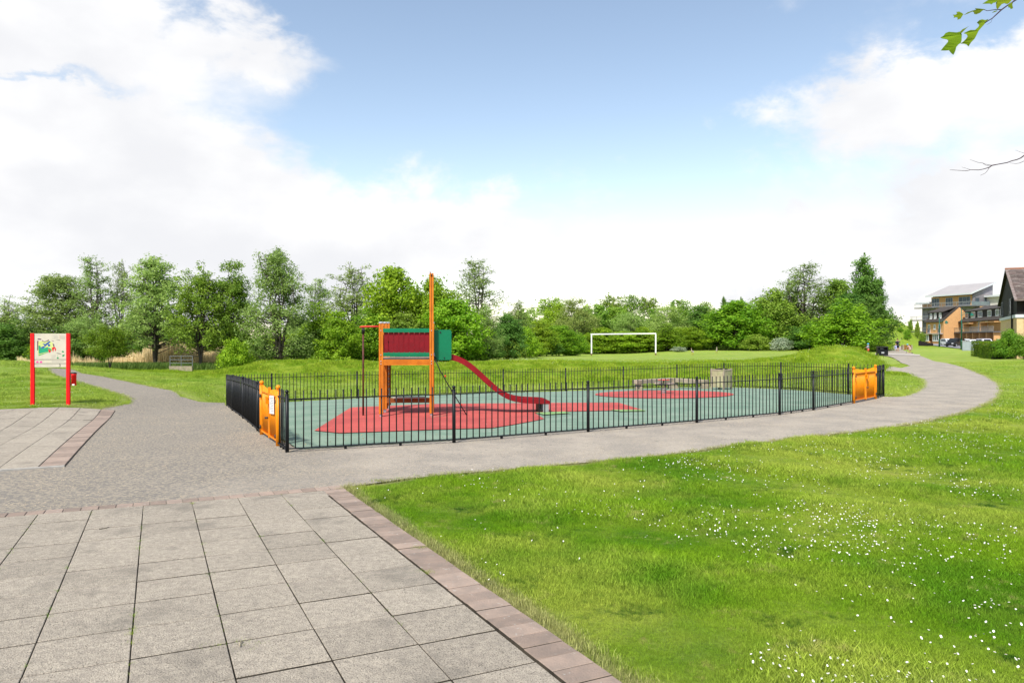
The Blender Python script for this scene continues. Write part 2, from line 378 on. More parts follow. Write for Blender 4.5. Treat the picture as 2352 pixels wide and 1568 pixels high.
M_redpipe = mat('red_pipe', (.62, .055, .03), (.5, .04, .025), 8, .45)
M_brpipe = mat('brown_worn_pipe', (.05, .018, .012), (.11, .03, .02), 9, .5)
M_steel = mat('galvanised_steel', (.36, .37, .38), (.28, .29, .30), 12, .45, metal=.3)
M_oldsteel = mat('weathered_steel', (.14, .155, .15), (.10, .11, .11), 9, .6)
M_signred = mat('sign_red', (.80, .008, .012), (.72, .008, .012), 4, .4)
M_cream = mat('sign_cream', (.56, .52, .42), (.50, .47, .38), 6, .5, stain=((.6, .52, .38), 5, .55, .8))
M_white = mat('white_paint', (.80, .80, .78), (.72, .72, .70), 5, .45, stain=((.45, .30, .18), 3, .70, .82))
M_concrete = mat('concrete', (.36, .34, .31), (.26, .25, .23), 6, .9, bump=.4)
M_oldwood = mat('weathered_timber', (.36, .30, .22), (.25, .21, .15), 5, .85, bump=.4, stain=((.20, .22, .10), 6, .5, .7))
M_oldwood_g = mat('algae_timber', (.40, .38, .22), (.33, .28, .18), 5, .85, bump=.4, stain=((.24, .27, .10), 4, .45, .7))
M_bark = mat('bark', (.10, .085, .065), (.06, .05, .04), 8, .95, bump=.6, bscale=20, coords='obj')
M_dark = mat('dark_plastic', (.012, .012, .013), (.02, .02, .02), 9, .5)
M_goalfoot = mat('rusty_foot', (.20, .12, .06), (.1, .07, .04), 20, .9)
def leafmat(name, c1, c2, trans=.45):
    m = bpy.data.materials.new(name); m.use_nodes = True; nt = m.node_tree; N = nt.nodes; L = nt.links; b = N['Principled BSDF']
    b.inputs['Roughness'].default_value = .6; b.inputs['Specular IOR Level'].default_value = .3
    at = N.new('ShaderNodeAttribute'); at.attribute_name = 'tint'; oi = N.new('ShaderNodeObjectInfo')
    q = N.new('ShaderNodeMix'); q.data_type = 'RGBA'; L.new(at.outputs['Fac'], q.inputs['Factor']); q.inputs['A'].default_value = rgba(c1); q.inputs['B'].default_value = rgba(c2)
    h = N.new('ShaderNodeHueSaturation'); L.new(q.outputs['Result'], h.inputs['Color'])
    r = N.new('ShaderNodeMapRange'); L.new(oi.outputs['Random'], r.inputs[0]); r.inputs[3].default_value = .8; r.inputs[4].default_value = 1.22; L.new(r.outputs[0], h.inputs['Value'])
    r2 = N.new('ShaderNodeMapRange'); w = N.new('ShaderNodeMath'); w.operation = 'FRACT'; w2 = N.new('ShaderNodeMath'); w2.operation = 'MULTIPLY'; w2.inputs[1].default_value = 7.3
    L.new(oi.outputs['Random'], w2.inputs[0]); L.new(w2.outputs[0], w.inputs[0]); L.new(w.outputs[0], r2.inputs[0]); r2.inputs[3].default_value = .485; r2.inputs[4].default_value = .515; L.new(r2.outputs[0], h.inputs['Hue'])
    L.new(h.outputs[0], b.inputs['Base Color']); tr = N.new('ShaderNodeBsdfTranslucent'); L.new(h.outputs[0], tr.inputs[0])
    ms = N.new('ShaderNodeMixShader'); ms.inputs[0].default_value = trans; L.new(b.outputs[0], ms.inputs[1]); L.new(tr.outputs[0], ms.inputs[2]); L.new(ms.outputs[0], N['Material Output'].inputs[0])
    return m
L_bright = leafmat('bright_leaves', (.10, .235, .006), (.33, .50, .025))
L_yellow = leafmat('yellow_green_leaves', (.17, .29, .010), (.34, .47, .03))
L_airy = leafmat('grey_green_leaves', (.16, .25, .04), (.42, .53, .15))
L_mid = leafmat('mid_green_leaves', (.12, .25, .015), (.34, .50, .06))
L_dark = leafmat('dark_green_leaves', (.06, .155, .015), (.19, .35, .055))
L_dome = leafmat('silver_green_leaves', (.20, .31, .05), (.42, .53, .14))
L_white = leafmat('white_blossom', (.01, .08, .005), (.62, .68, .48), .15)
L_hedge = leafmat('hedge_leaves', (.07, .19, .01), (.22, .34, .02))

# ------------------------------------------------------------------ ground outlines (traced on the ground, then kept in metres)
def T(pts): return [gp(u, v) for u, v in pts]
front_px = [(660,1040),(1043,1018),(1351,993),(1600,972),(1791,953.7),(1868,943),(1961,926.8),(2011,916.7),(2029,910.5)]
front = [(-3.41,10.83),(-.96,11.81),(1.405,13.17),(3.77,14.57),(6.02,16.06),(7.21,17.08),(9.05,18.9),(10.31,20.25),(11.02,21.18)]
left = [(-3.41,10.83),(-3.76,11.48),(-4.52,12.9),(-4.78,13.43),(-6.02,16.0),(-7.28,18.6),(-8.5,21.3)]
back = [(-8.5,21.3),(-7.7,22.87),(-5.36,24.7),(-3.0,26.6),(-.35,28.4),(2.2,29.25),(4.6,29.5),(6.7,29.0),(8.16,27.5),(9.45,25.1),(10.42,22.1),(11.02,21.18)]
yard = front+list(reversed(back))[1:-1]+list(reversed(left))[:-1]
A_, B_ = Vector((-.446, .895)), Vector((.895, .446)); A_.normalize(); B_.normalize()
C0 = Vector((-2.144, 8.09))                        # inner corner of the slab field
def sl(b, a): return (C0+B_*b+A_*a)
path_edge_right = T([(792,1120),(860,1110),(940,1100),(1060,1088),(1230,1075),(1380,1060),(1500,1050),(1620,1034),(1760,1015),(1900,1000),(2010,987),(2110,972),(2190,955),(2250,937),(2290,918),(2303,900),(2298,885),(2275,868),(2245,856),(2206,842),(2155,832),(2115,818),(2085,809),(2071,804),(2082,799.5),(2070,795)])
path_edge_far = T([(2052,795),(2028,803),(2010,812),(2010,815.5),(2040,818.5),(2053,822.6),(2069,833),(2090,841),(2060,846.5),(2035,849),(2035,852.5),(2074,856),(2098,865),(2113,871),(2123,880),(2117,892),(2098,904),(2063,912),(2033,912)])
inner = [(11.0,21.3),(10.2,20.6),(8.9,19.2),(7.0,17.35),(5.9,16.3),(3.7,14.85),(1.35,13.45),(-.95,12.1),(-3.2,11.1),(-3.5,11.4),(-4.4,12.95),(-4.6,13.5),(-5.8,16.0),(-7.05,18.5),(-8.2,20.9)]
path_edge_left = T([(521,925),(462,923.7),(412,911),(405,901),(362,891),(292,876),(240,866),(190,858),(175,851),(160,848)])
path_left_back = T([(107,845),(117,855),(130,864),(175,876),(225,891),(275,906),(301,920),(295,927),(272,932)])
pf = [(-10.5,18.3),(-6.35,9.75),(-13,6.7)]
pnear = [(-14, 3.0), tuple(sl(-1.0,-.5)), tuple(sl(0,-.3)), tuple(sl(.26,.1))]
PATH = smooth_poly(path_edge_right, 1, False)
PATH = [path_edge_right[0]]+PATH+path_edge_far+inner+path_edge_left+path_left_back+pf+pnear
PATH = rough(PATH, .045, .14)
PLAT = [(-6.02,9.62),(-6.02-.43*9.45,9.62+.903*9.45),(-6.02-.43*9.45-.903*12,9.62+.903*9.45-.43*12),(-6.02-.903*14,9.62-.43*14)]
SLABS = [tuple(sl(.27,.22)), tuple(sl(.27,-7.6)), tuple(sl(-9,-7.6)), tuple(sl(-9,.22))]

# ------------------------------------------------------------------ terrain sheet
def terrain():
    ys = [-12, -9, -7, -5, -3.5, -2, -1, 0, 1]+list(np.arange(1.5, 8, .25)); y = 8.0
    while y < 4500:
        ys.append(y); y *= 1.011 if y < 62 else (1.02 if y < 260 else 1.12)
    ys = np.array(ys); nt = 330; ts = np.linspace(-1, 1, nt); ts = np.sign(ts)*(np.abs(ts)**1.15)
    X = np.outer(18+1.15*np.clip(ys, 0, None), ts); Y = np.repeat(ys[:, None], nt, 1); Z = G(X, Y)
    nx = np.vectorize(lambda a, b: mnoise.noise(Vector((a*.9, b*.9, 0))) )(X[:260], Y[:260])
    amp = np.zeros_like(Z); amp[:260] = nx*.02*sstep(9, 30, Y[:260]); Z = Z+amp
    # keep the turf just under the paths, paving and rubber
    fl = np.stack([X.ravel(), Y.ravel()], 1); near = (Y.ravel() < 130)
    low = np.zeros(X.size, bool)
    for pg in (PATH, PLAT, SLABS, yard): low[near] |= inpoly(fl[near, 0], fl[near, 1], pg)
    Zf = Z.ravel(); Zf[low] = G(fl[low, 0], fl[low, 1])-.012-.0004*fl[low, 1]
    r, c = X.shape; idx = np.arange(r*c).reshape(r, c)
    Q = np.stack([idx[:-1, :-1], idx[:-1, 1:], idx[1:, 1:], idx[1:, :-1]], -1).reshape(-1, 4)
    me = fastmesh('lawn', np.stack([X.ravel(), Y.ravel(), Zf], 1), Q, M_lawn)
    me.polygons.foreach_set('use_smooth', [True]*len(me.polygons))
    w = me.attributes.new('worn', 'FLOAT', 'POINT'); rk = me.attributes.new('rank', 'FLOAT', 'POINT')
    w.data.foreach_set('value', worn(fl[:, 0], fl[:, 1]).astype(np.float32)); rk.data.foreach_set('value', rank_(fl[:, 0], fl[:, 1]).astype(np.float32))
    mw = me.attributes.new('mown', 'FLOAT', 'POINT'); mw.data.foreach_set('value', mown_(fl[:, 0], fl[:, 1]).astype(np.float32))
    return tag(obj('lawn', me), 'wide mown green lawn spreading from the paving to the trees and the hill', 'lawn', kind='structure')
def worn(X, Y):
    out = np.zeros(np.shape(X)); m = (Y < 60) & (Y > -2)
    x, y = X[m], Y[m]
    d1 = np.minimum(pdist(x, y, PATH_C), pdist(x, y, SLABS)); n = np.sin(x*3.1+y*1.7)*.5+np.sin(x*1.3-y*4.1)*.5
    o = (1-sstep(.02, .14+.07*n, d1))*.7
    o = np.maximum(o, (1-sstep(.0, .28, pdist(x, y, yard)))*.6)
    o = np.maximum(o, .75*np.exp(-(((x-1.95)/.55)**2+((y-2.95)/.25)**2)))
    o = np.maximum(o, .6*np.exp(-(((x+11.2)/1.1)**2+((y-18.3)/.35)**2)))
    out[m] = np.clip(o, 0, 1); return out
def mown_(X, Y):
    return np.clip(.62*sstep(15, 23, np.asarray(Y))*(1-rank_(X, Y)), 0, 1)
def rank_(X, Y):   # longer rough grass on the bank faces and mounds
    X = np.asarray(X); Y = np.asarray(Y); k = np.where(X > -3, 1, .85)
    o = sstep(32.3, 34, Y)*(1-sstep(37.5, 40, Y))*sstep(-18, -14, X)*(1-sstep(21, 23, X))
    o = np.maximum(o, np.exp(-(((X-17.9)/3.4)**2+((Y-38)/3.6)**2)**2)); o = np.maximum(o, sstep(108, 125, Y)*(X > .4*Y))
    o = np.maximum(o, (1-sstep(44, 52, Y))*sstep(38, 39, Y)*(X < -3)*1.0)
    return o*.95
PATH_C = PATH[::6]
terrain()
sheet('path', PATH, .012, M_path, 'worn grey tarmac path sweeping past the playground fence towards the houses', 'path')
def inset(poly, d):
    cx = sum(p[0] for p in poly)/len(poly); cy = sum(p[1] for p in poly)/len(poly); out = []
    n = len(poly)
    for i in range(n):
        a = Vector(poly[i-1]); b = Vector(poly[i]); c = Vector(poly[(i+1) % n])
        n1 = Vector((-(b-a).y, (b-a).x)).normalized(); n2 = Vector((-(c-b).y, (c-b).x)).normalized(); m = (n1+n2).normalized()
        k = d/max(.5, m.dot(n1)); out.append(tuple(b+m*k))
    return out
GREEN = inset(yard, .22)
if not inpoly(np.array([GREEN[3][0]]), np.array([GREEN[3][1]]), yard)[0]: GREEN = inset(yard, -.22)
GREEN_R = rough(GREEN, .03, .2, 3)
sheet('playground_surface', GREEN_R, .017, M_gsurf, 'green rubber safety surface filling the fenced playground', 'playground surface', .03)
def on_surface(pts): 
    out = []
    for u, v in pts: out.append(gp(u, v))
    return out
def patch(name, pts, m, label, cat, sm=0, off=.032):
    pg = on_surface(pts); pg = smooth_poly(pg, sm) if sm else pg
    sheet(name, pg, off, m, label, cat, .03)
patch('red_patch', [(722,992),(806,938),(985,930),(1195,928),(1420,926.7),(1477,944),(1270,948),(1228,951),(1250,965),(1175,979),(1130,986),(1000,990),(780,998)], M_rsurf, 'angular red rubber patch beneath the slide tower', 'rubber patch')
el = [(1526+160*math.cos(t), 907.5+9.3*math.sin(t)) for t in np.linspace(0, 2*math.pi, 28)[:-1]]
patch('red_patch', el, M_rsurf, 'oval red rubber patch beneath the spring rocker', 'rubber patch')
patch('lime_patch', [(1228,951),(1296,948.3),(1312,952),(1250,956)], M_lime, 'lime rubber sliver at the notch of the angular red patch', 'rubber patch', off=.040)
patch('lime_patch', [(1400,944.5),(1477,944),(1484,947),(1425,948)], M_lime, 'lime rubber sliver at the far tip of the angular red patch', 'rubber patch', off=.040)

# ------------------------------------------------------------------ paving: slabs and pavers one by one
def flat_bed(name, poly, off, label):
    return sheet(name, rough(poly, 0, .25), off, M_bed, label, 'paving', .04)
bed = flat_bed('foreground_paving', SLABS, -.004, 'grey slab paving with a brown paver edge in the foreground')
def slabmesh(name, w, l, t, m, c=.004, side=None):
    me = MB().box(-w/2, w/2, -l/2, l/2, -t, 0, c=c).mesh(name, [m, side or M_bed])
    for p in me.polygons: p.material_index = 0 if p.normal.z > .5 else 1      # dirty joint faces
    return me
def slope_rot(p, rz):
    e = .2; gx = (g(p.x+e, p.y)-g(p.x-e, p.y))/(2*e); gy = (g(p.x, p.y+e)-g(p.x, p.y-e))/(2*e)
    nrm = Vector((-gx, -gy, 1)).normalized(); q = Vector((0, 0, 1)).rotation_difference(nrm)
    return (q.to_matrix() @ Matrix.Rotation(rz, 3, 'Z')).to_euler()
def lay(parent, me, name, p, rz, top, jit=.0015):
    o = obj(name, me, parent); o.location = (p.x, p.y, g(p.x, p.y)+top+random.uniform(-jit, jit))
    e = slope_rot(p, rz); o.rotation_euler = (e.x+random.uniform(-.003, .003), e.y+random.uniform(-.003, .003), e.z+random.uniform(-.003, .003)); return o
SW, SL = .45, .462
me_slab = slabmesh('slab', SW-.0065, SL-.013, .03, M_slab, .003); rzA = math.atan2(A_.y, A_.x)-math.pi/2
def vis(p, z=0, m=70):
    if p.y < 1: return False
    u, v = uv(p.x, p.y, g(p.x, p.y)+z); return -m < u < 2352+m and v < 1568+m*2
for i in range(18):
    for j in range(17):
        p = sl(-(i+.5)*SW-.006, -(j+.5)*SL-.004)
        if vis(p, 0, 150): lay(bed, me_slab, 'slab', p, rzA, .022, .0022)
me_pv = slabmesh('paver', .235, .148, .03, M_pave); me_pv2 = slabmesh('paver', .148, .19, .03, M_pave)
for j in range(46):
    p = sl(.014+.1175, -(j+.5)*.1535)
    if vis(p): lay(bed, me_pv, 'paver', p, rzA, .021, .003)
for i in range(58):
    p = sl(.25-(i+.5)*.1535, .108)
    if vis(p): lay(bed, me_pv2, 'paver', p, rzA, .021, .002)
PA, PB = Vector((-.43, .903)), Vector((.903, .43)); PC = Vector((-6.02, 9.62)); rzP = math.atan2(PA.y, PA.x)-math.pi/2
bed2 = flat_bed('far_paving', PLAT, .022, 'pale slab paving with a brown edge below the red sign')
me_s2 = slabmesh('slab', .443, .590, .03, M_slab, side=M_slab)
for i in range(26):
    for j in range(16):
        p = PC-PB*(.31+(i+.5)*.45)+PA*(.01+(j+.5)*.59)
        if p.y < 19 and vis(p, 0, 90): lay(bed2, me_s2, 'slab', p, rzP, .034, .001)
me_p3 = slabmesh('paver', .292, .195, .03, M_pave, side=M_pave)
for j in range(47):
    p = PC-PB*.155+PA*((j+.5)*.2)
    lay(bed2, me_p3, 'paver', p, rzP, .034, .001)
me_k = slabmesh('kerb_edging', .9, .05, .05, M_concrete, side=M_concrete)
for i in range(10):
    p = PC-PB*(i+.5)*.905-PA*.027
    if vis(p): lay(bed2, me_k, 'kerb_edging', p, rzP, .036)
# ------------------------------------------------------------------ railings
def frame2(p0, p1):
    a = Vector((p0[0], p0[1], 0)); b = Vector((p1[0], p1[1], 0)); d = (b-a); L_ = d.length; d.normalize(); return a, d, L_, math.atan2(d.y, d.x)
ME = {}
def post_mesh(key, r, h, m):
    if key not in ME: ME[key] = MB().tube([(0,0,-.12), (0,0,h-.05)], [r, r], 14).tube([(0,0,h-.05), (0,0,h-.042)], [r*1.12, r*1.12], 14).mesh('post', m)
    return ME[key]
def ball_mesh(key, r, m):
    if key not in ME: ME[key] = MB().tube([(0,0,-.014),(0,0,0)], [r*.55]*2, 10).ball((0,0,r*.92), r, 14, 9).mesh('ball_finial', m)
    return ME[key]
PH = .985
def add_post(parent, x, y, m=None, r=.029, h=PH, key='fp', zoff=0):
    m = m or M_black; z = g(x, y)+zoff
    o = obj('post', post_mesh(key, r, h-.045, m), parent, (x, y, z)); o.rotation_euler = (random.uniform(-.006,.006), random.uniform(-.006,.006), random.random()*6)
    obj('ball_finial', ball_mesh(key+'b', r*1.08, m), o, (0, 0, h-.045-.04)); return o
pk = MB().tube([(0,0,0), (0,0,.888)], .0098, 6).mesh('picket', M_black)
rail_cache = {}
def rail(parent, a, b, za, zb, m, h=.04, t=.010, name='rail'):
    d = Vector((b[0]-a[0], b[1]-a[1], 0)); L_ = d.length; k = (round(L_, 2), h, t, m.name)
    mb = MB(); mb.v = []; z = zb-za
    mb.prism([(0,-h/2), (L_,z-h/2), (L_,z+h/2), (0,h/2)], -t/2, t/2, 'y')
    o = mb.build(name, m, parent, (a[0], a[1], za)); o.rotation_euler = (0, 0, math.atan2(d.y, d.x)); return o
def fence_run(parent, pts, skip=(), posts=True, n_first=True):
    for i in range(len(pts)-1):
        if i in skip: continue
        p0, p1 = pts[i], pts[i+1]; a, d, L_, rz = frame2(p0, p1); z0 = g(*p0); z1 = g(*p1)
        for hh in (.815, .065): rail(parent, p0, p1, z0+hh, z1+hh, M_black, .015 if hh > .5 else .017, .036)
        n = max(1, round(L_/.118)); st = L_/n
        for k in range(1, n):
            q = a+d*st*k; z = z0+(z1-z0)*k/n
            o = obj('picket', pk, parent, (q.x, q.y, z+.055)); o.rotation_euler = (random.uniform(-.008,.008), random.uniform(-.008,.008), 0)
        for k in (.33, .66):       # stub feet below the bottom rail
            q = a+d*L_*k; z = z0+(z1-z0)*k; o = MB().box(-.02,.02,-.012,.012,-.15,.06).build('foot', M_black, parent, (q.x, q.y, z)); o.rotation_euler = (0,0,rz)
ff = thing('metal_fence', 'black metal railing along the path on the near side of the playground', 'fence', group='railings around the playground')
fence_run(ff, front, skip=(6,))
for i, p in enumerate(front):
    if i not in (6, 7): add_post(ff, *p)
fl_ = thing('metal_fence', 'black metal railing seen end-on behind the solid-looking orange gate', 'fence', group='railings around the playground')
fence_run(fl_, [(-3.47,10.95)]+left[1:], skip=(1,))
for p in left[3:]: add_post(fl_, *p)
fb = thing('metal_fence', 'black metal railing across the back of the playground below the grass bank', 'fence', group='railings around the playground')
fence_run(fb, back)
for p in back[1:-1]: add_post(fb, *p)

def gate(p0, p1, label, split=.5, notice=False):
    t = thing('playground_gate', label, 'gate', group='orange gates of the playground'); a, d, L_, rz = frame2(p0, p1)
    for p in (p0, p1): add_post(t, p[0], p[1], M_orange, .036, 1.0, 'gp')
    z0, z1 = g(*p0), g(*p1); zz = lambda s: z0+(z1-z0)*s/L_
    pko = ME.setdefault('pko', MB().tube([(0,0,0),(0,0,1)], .0115, 6).mesh('picket', M_orange))
    spans = [(.06, L_*split-.03), (L_*split+.03, L_-.06)]
    for s0, s1 in spans:
        q0 = a+d*s0; q1 = a+d*s1; z = zz(s0)
        for hh in (.80, .09): rail(t, q0, q1, zz(s0)+hh, zz(s1)+hh, M_orange, .022, .04)
        for s in (s0, s1):
            q = a+d*s; o = MB().box(-.013,.013,-.016,.016,0,.86).build('stile', M_orange, t, (q.x, q.y, zz(s)+.05)); o.rotation_euler = (0,0,rz)
        n = max(2, round((s1-s0)/.07))
        for k in range(1, n):
            s = s0+(s1-s0)*k/n; q = a+d*s; top = .86+.06*abs(2*s/L_-1)
            o = obj('picket', pko, t, (q.x, q.y, zz(s)+.09)); o.scale = (1,1,top-.09)
    q = a+d*(L_*split+.05); nrm = Vector((d.y, -d.x, 0))
    if nrm.y > 0: nrm = -nrm
    if notice is True: nrm = -nrm if nrm.x > 0 else nrm
    lp = q+nrm*.03
    o = MB().box(-.05,.05,-.03,.03,0,.12).build('latch_box', M_orange, t, (lp.x, lp.y, z0+.62)); o.rotation_euler = (0,0,rz)
    o = MB().tube([(-.13,0,0),(.05,0,0)], .009, 6).build('latch_bar', M_orange, t, (lp.x, lp.y, z0+.73)); o.rotation_euler = (0,0,rz)
    o = MB().tube([(0,-.03,0),(0,.04,0)], .018, 8).build('bolt', M_rust, t, (lp.x, lp.y, z0+.38)); o.rotation_euler = (0,0,rz)
    for s in (0.05, L_-.05):
        for hh in (.16, .72):
            q = a+d*s+nrm*.035; o = MB().tube([(0,0,-.03),(0,0,.03)], .016, 8).box(-.035,.035,-.006,.006,-.014,.014).build('hinge', M_rust, t, (q.x, q.y, zz(s)+hh)); o.rotation_euler = (0,0,rz)
    return t, a, d, L_, rz, nrm
gate(front[6], front[7], 'open-railed orange gate at the far right end of the near railing', .52)
t, a, d, L_, rz, nrm = gate(left[1], left[2], 'orange gate with a white notice beside the near corner post', .5, True)
q = a+d*.42+nrm*.03
nb = MB().box(-.2,.2,-.003,.003,-.15,.15)
nt_ = nb.build('notice', M_white, t, (q.x, q.y, g(*left[1])+.64)); nt_.rotation_euler = (0, .06, rz)
lines = MB()
for k in range(9): lines.box(-.16,.16-.05*(k % 3),-.0052,-.0032,.11-.027*k,.117-.027*k); lines.box(-.16,.16-.05*(k % 3),.0032,.0052,.11-.027*k,.117-.027*k)
lines.build('print', M_cap, nt_)

# ------------------------------------------------------------------ slide tower
rt = R(5.5); T0 = (-2.91, 15.87); tz = g(*T0)
tower = thing('slide_tower', 'orange timber play tower with red slide and tall corner post on red rubber', 'slide tower', (T0[0], T0[1], tz), rt)
def tpost(x, y, h, name='post'):
    w = .046; mb = MB()
    for s in (-1, 1): mb.box(s*.0255-.0195, s*.0255+.0195, -w, w, .09, h, c=.006)
    o = mb.build(name, M_wood_o, tower, (x, y, 0)); MB().box(-.034, .034, -w+.010, w-.010, .095, h-.012).build('core', M_wood_d, o)  # dark core puts the shade of the post's groove into its colour
    MB().box(-.03,.03,-.03,.03,-.05,.10).build('post_foot', M_steel, o); return o
PTS = [(0,0,2.10),(1.115,0,3.22),(0,1.05,2.12),(1.115,1.05,2.12),(-.01,2.10,2.14)]
for i, (x, y, h) in enumerate(PTS):
    o = tpost(x, y, h)
    if i != 1: MB().tube([(0,0,h-.01),(0,0,h+.02),(0,0,h+.035)], [.053,.053,.035], 12).build('post_cap', M_cap, o)
    else:
        MB().tube([(0,-.06,h-.05),(0,-.035,h-.05)], .02, 8).tube([(-.02,0,h),(-.02,0,h+.02),(-.04,0,h+.025)], .008, 6).build('bolt', M_dark, o)
def beam(x0, x1, y0, y1, z0, z1, name='beam', m=None, grooves=2, ax='x'):
    mb = MB(); n = grooves+1; st = (z1-z0)/n
    for k in range(n): mb.box(x0, x1, y0, y1, z0+k*st+.004, z0+(k+1)*st-.004)
    o = mb.build(name, m or M_wood_o, tower); MB().box(x0+.001, x1-.001, y0+.006, y1-.006, z0+.006, z1-.006).build('core', M_wood_d, o); return o  # beam grooves get their shade from this darker core colour
beam(.047, 1.068, -.04, -.005, 1.165, 1.295); beam(.047, 1.068, 1.055, 1.09, 1.165, 1.295)
beam(-.04, -.005, .047, 1.003, 1.165, 1.295); beam(1.12, 1.155, .047, 1.003, 1.165, 1.295)
for k in range(8): MB().box(.0, 1.115, .012+k*.128, .012+k*.128+.120, 1.297, 1.325, c=.004).build('deck_board', M_deck, tower)
for yy, nm in ((-.022, 0), (1.072, 1)):
    for z0, z1 in ((1.90, 1.985), (1.365, 1.448)):
        MB().box(.047, 1.068, yy-.018, yy+.018, z0, z1, c=.005).build('green_rail', M_greenp, tower)
    gaps = [.10,.216,.333,.455,.575,.69,.81,.925,1.035]
    for k in range(9):
        x = .062+k*.1135; wd = [.086,.092,.086,.070,.070,.088,.092,.090,.090][k]
        MB().box(x, x+wd, yy+(.020 if nm == 0 else -.036), yy+(.036 if nm == 0 else -.020), 1.40, 1.95).build('red_board', M_redp, tower)
        if k: MB().box(x-.016, x+.004, yy-.016, yy+.016, 1.448, 1.462).box(x-.016, x+.004, yy-.016, yy+.016, 1.886, 1.90).build('spacer', M_greenp, tower)
# entry side: hoop handles, fireman's pole
for y in (.14, .9):
    MB().tube([(-.0,y,1.35),(.03,y,1.40),(.035,y,1.60),(.03,y,1.84),(0,y,1.88)], .017, 8).build('grab_handle', M_redpipe, tower)
pl = MB().tube([(-.43,.35,-.05),(-.43,.35,1.93)], .021, 10).build('pole', M_brpipe, tower)
MB().tube([(-.43,.35,1.87),(-.43,.35,1.995)], .034, 10).build('clamp', M_dark, pl)
MB().tube([(-.03,.0,2.03),(-.30,.03,2.03),(-.46,.16,2.025),(-.50,.35,2.02),(-.46,.55,2.025),(-.30,.80,2.035),(-.03,1.02,2.04)], .019, 8).build('hoop_bar', M_redpipe, tower)
# climbing wall in the back bay, bench beam
for k in range(18): MB().box(-.02, .03, 1.12, 2.04, .16+k*.064, .16+k*.064+.040).build('rung', M_deck if k % 2 else M_wood_o, tower)
MB().box(.03, .07, 1.10, 1.14, .1, 1.29).box(.03, .07, 2.02, 2.06, .1, 1.29).build('ladder_stile', M_wood_d, tower)
beam(.047, 1.068, 1.0, 1.04, .235, .36, 'bench_beam', M_wood_d, 1)
MB().box(.2, .95, .78, 1.0, .362, .385, c=.004).build('bench_seat', M_deck, tower)
bo = MB()
for x in (0, 1.115):
    for z in (1.20, 1.26, 1.40, 1.94): bo.tube([(x,-.046,z),(x,-.056,z)], .012, 8)
bo.build('bolt_heads', M_cap, tower)
# green side panels of the slide mouth
def rrect(x0, x1, z0, z1, r):
    out = []
    for cx, cz, a0 in ((x1-r, z0+r, -90), (x1-r, z1-r, 0)):
        for k in range(6): an = R(a0+k*18); out.append((cx+r*math.cos(an), cz+r*math.sin(an)))
    return out+[(x0, z1), (x0, z0)]
for y in (.16, .88):
    pnl = MB().prism(rrect(1.165, 1.56, 1.275, 1.96, .05), y-.009, y+.009, 'y').build('side_panel', M_greenp, tower)
    MB().tube([(1.31,y-.022,1.90),(1.31,y-.008,1.90)], .018, 8).tube([(1.40,y-.022,1.325),(1.40,y-.008,1.325)], .014, 8).tube([(1.21,y-.022,1.325),(1.21,y-.008,1.325)], .014, 8).build('bolt', M_dark, pnl)
# slide chute
ang = R(2)
sm_ = Matrix.Translation((1.50, .24, 0)) @ Matrix.Rotation(ang, 4, 'Z')
bot = [(0,1.275),(.14,1.26),(.33,1.19),(.56,1.05),(.86,.79),(1.14,.555),(1.38,.40),(1.62,.305),(1.90,.268),(2.20,.255),(2.56,.245)]
top = [(0,1.415),(.17,1.385),(.38,1.31),(.63,1.155),(.92,.90),(1.20,.665),(1.42,.515),(1.65,.42),(1.90,.385),(2.20,.372),(2.46,.362),(2.56,.315)]
def spl(pts, n):
    t = np.linspace(0, 1, len(pts)); tt = np.linspace(0, 1, n); x = np.interp(tt, t, [p[0] for p in pts]); z = np.interp(tt, t, [p[1] for p in pts])
    for _ in range(3): x[1:-1] = (x[:-2]+2*x[1:-1]+x[2:])/4; z[1:-1] = (z[:-2]+2*z[1:-1]+z[2:])/4
    return list(zip(x, z))
b_, t_ = spl(bot, 30), spl(top, 30)
for y in (0.0, .50):
    vs = []; fs = []
    for i in range(30):
        for yy in (y-.015, y+.015): vs += [(b_[i][0]*.915, yy, b_[i][1]), (t_[i][0]*.915, yy, t_[i][1])]
    for i in range(29):
        o = i*4; n_ = o+4; fs += [(o, n_, n_+1, o+1), (o+2, o+3, n_+3, n_+2), (o+1, n_+1, n_+3, o+3), (o, o+2, n_+2, n_)]
    fs += [(0,1,3,2), (116,118,119,117)]
    MB().add(vs, fs, False, sm_).build('side_wall', M_slide, tower)
vs = []; fs = []
for i in range(30):
    x = b_[i][0]*.915; z = b_[i][1]+.03; vs += [(x,.015,z+.0),(x,.25,z-.012),(x,.485,z),(x,.015,z-.02),(x,.485,z-.02)]
for i in range(29):
    o = i*5; n_ = o+5; fs += [(o,n_,n_+1,o+1),(o+1,n_+1,n_+2,o+2),(o+3,o+4,n_+4,n_+3)]
MB().add(vs, fs, True, sm_).build('chute', M_slidebed, tower)
MB().box(2.08,2.15,.06,.44,0,.25, sm_).build('slide_support', M_dark, tower)
MB().box(2.18,2.31,-.008,.03,0,.245, sm_).box(2.18,2.31,.47,.508,0,.245, sm_).build('slide_foot', M_steel, tower)
# climbing rope from the deck edge to the ground
rp = MB().tube([(1.16,.05,1.39),(1.30,.04,1.05),(1.50,.04,.70),(1.70,.02,.37),(1.93,.0,-.01)], .012, 8).build('rope', M_dark, tower)
for s in (.34, .62, .8):
    c = Vector((1.16,.05,1.39)).lerp(Vector((1.93,0,0)), s); MB().tube([c+Vector((-.012,0,.022)), c+Vector((.012,0,-.022))], .019, 8).build('rope_joint', M_redpipe, rp)
MB().tube([(1.15,.05,1.44),(1.165,.05,1.36)], .028, 8).build('rope_clamp', M_cap, rp)

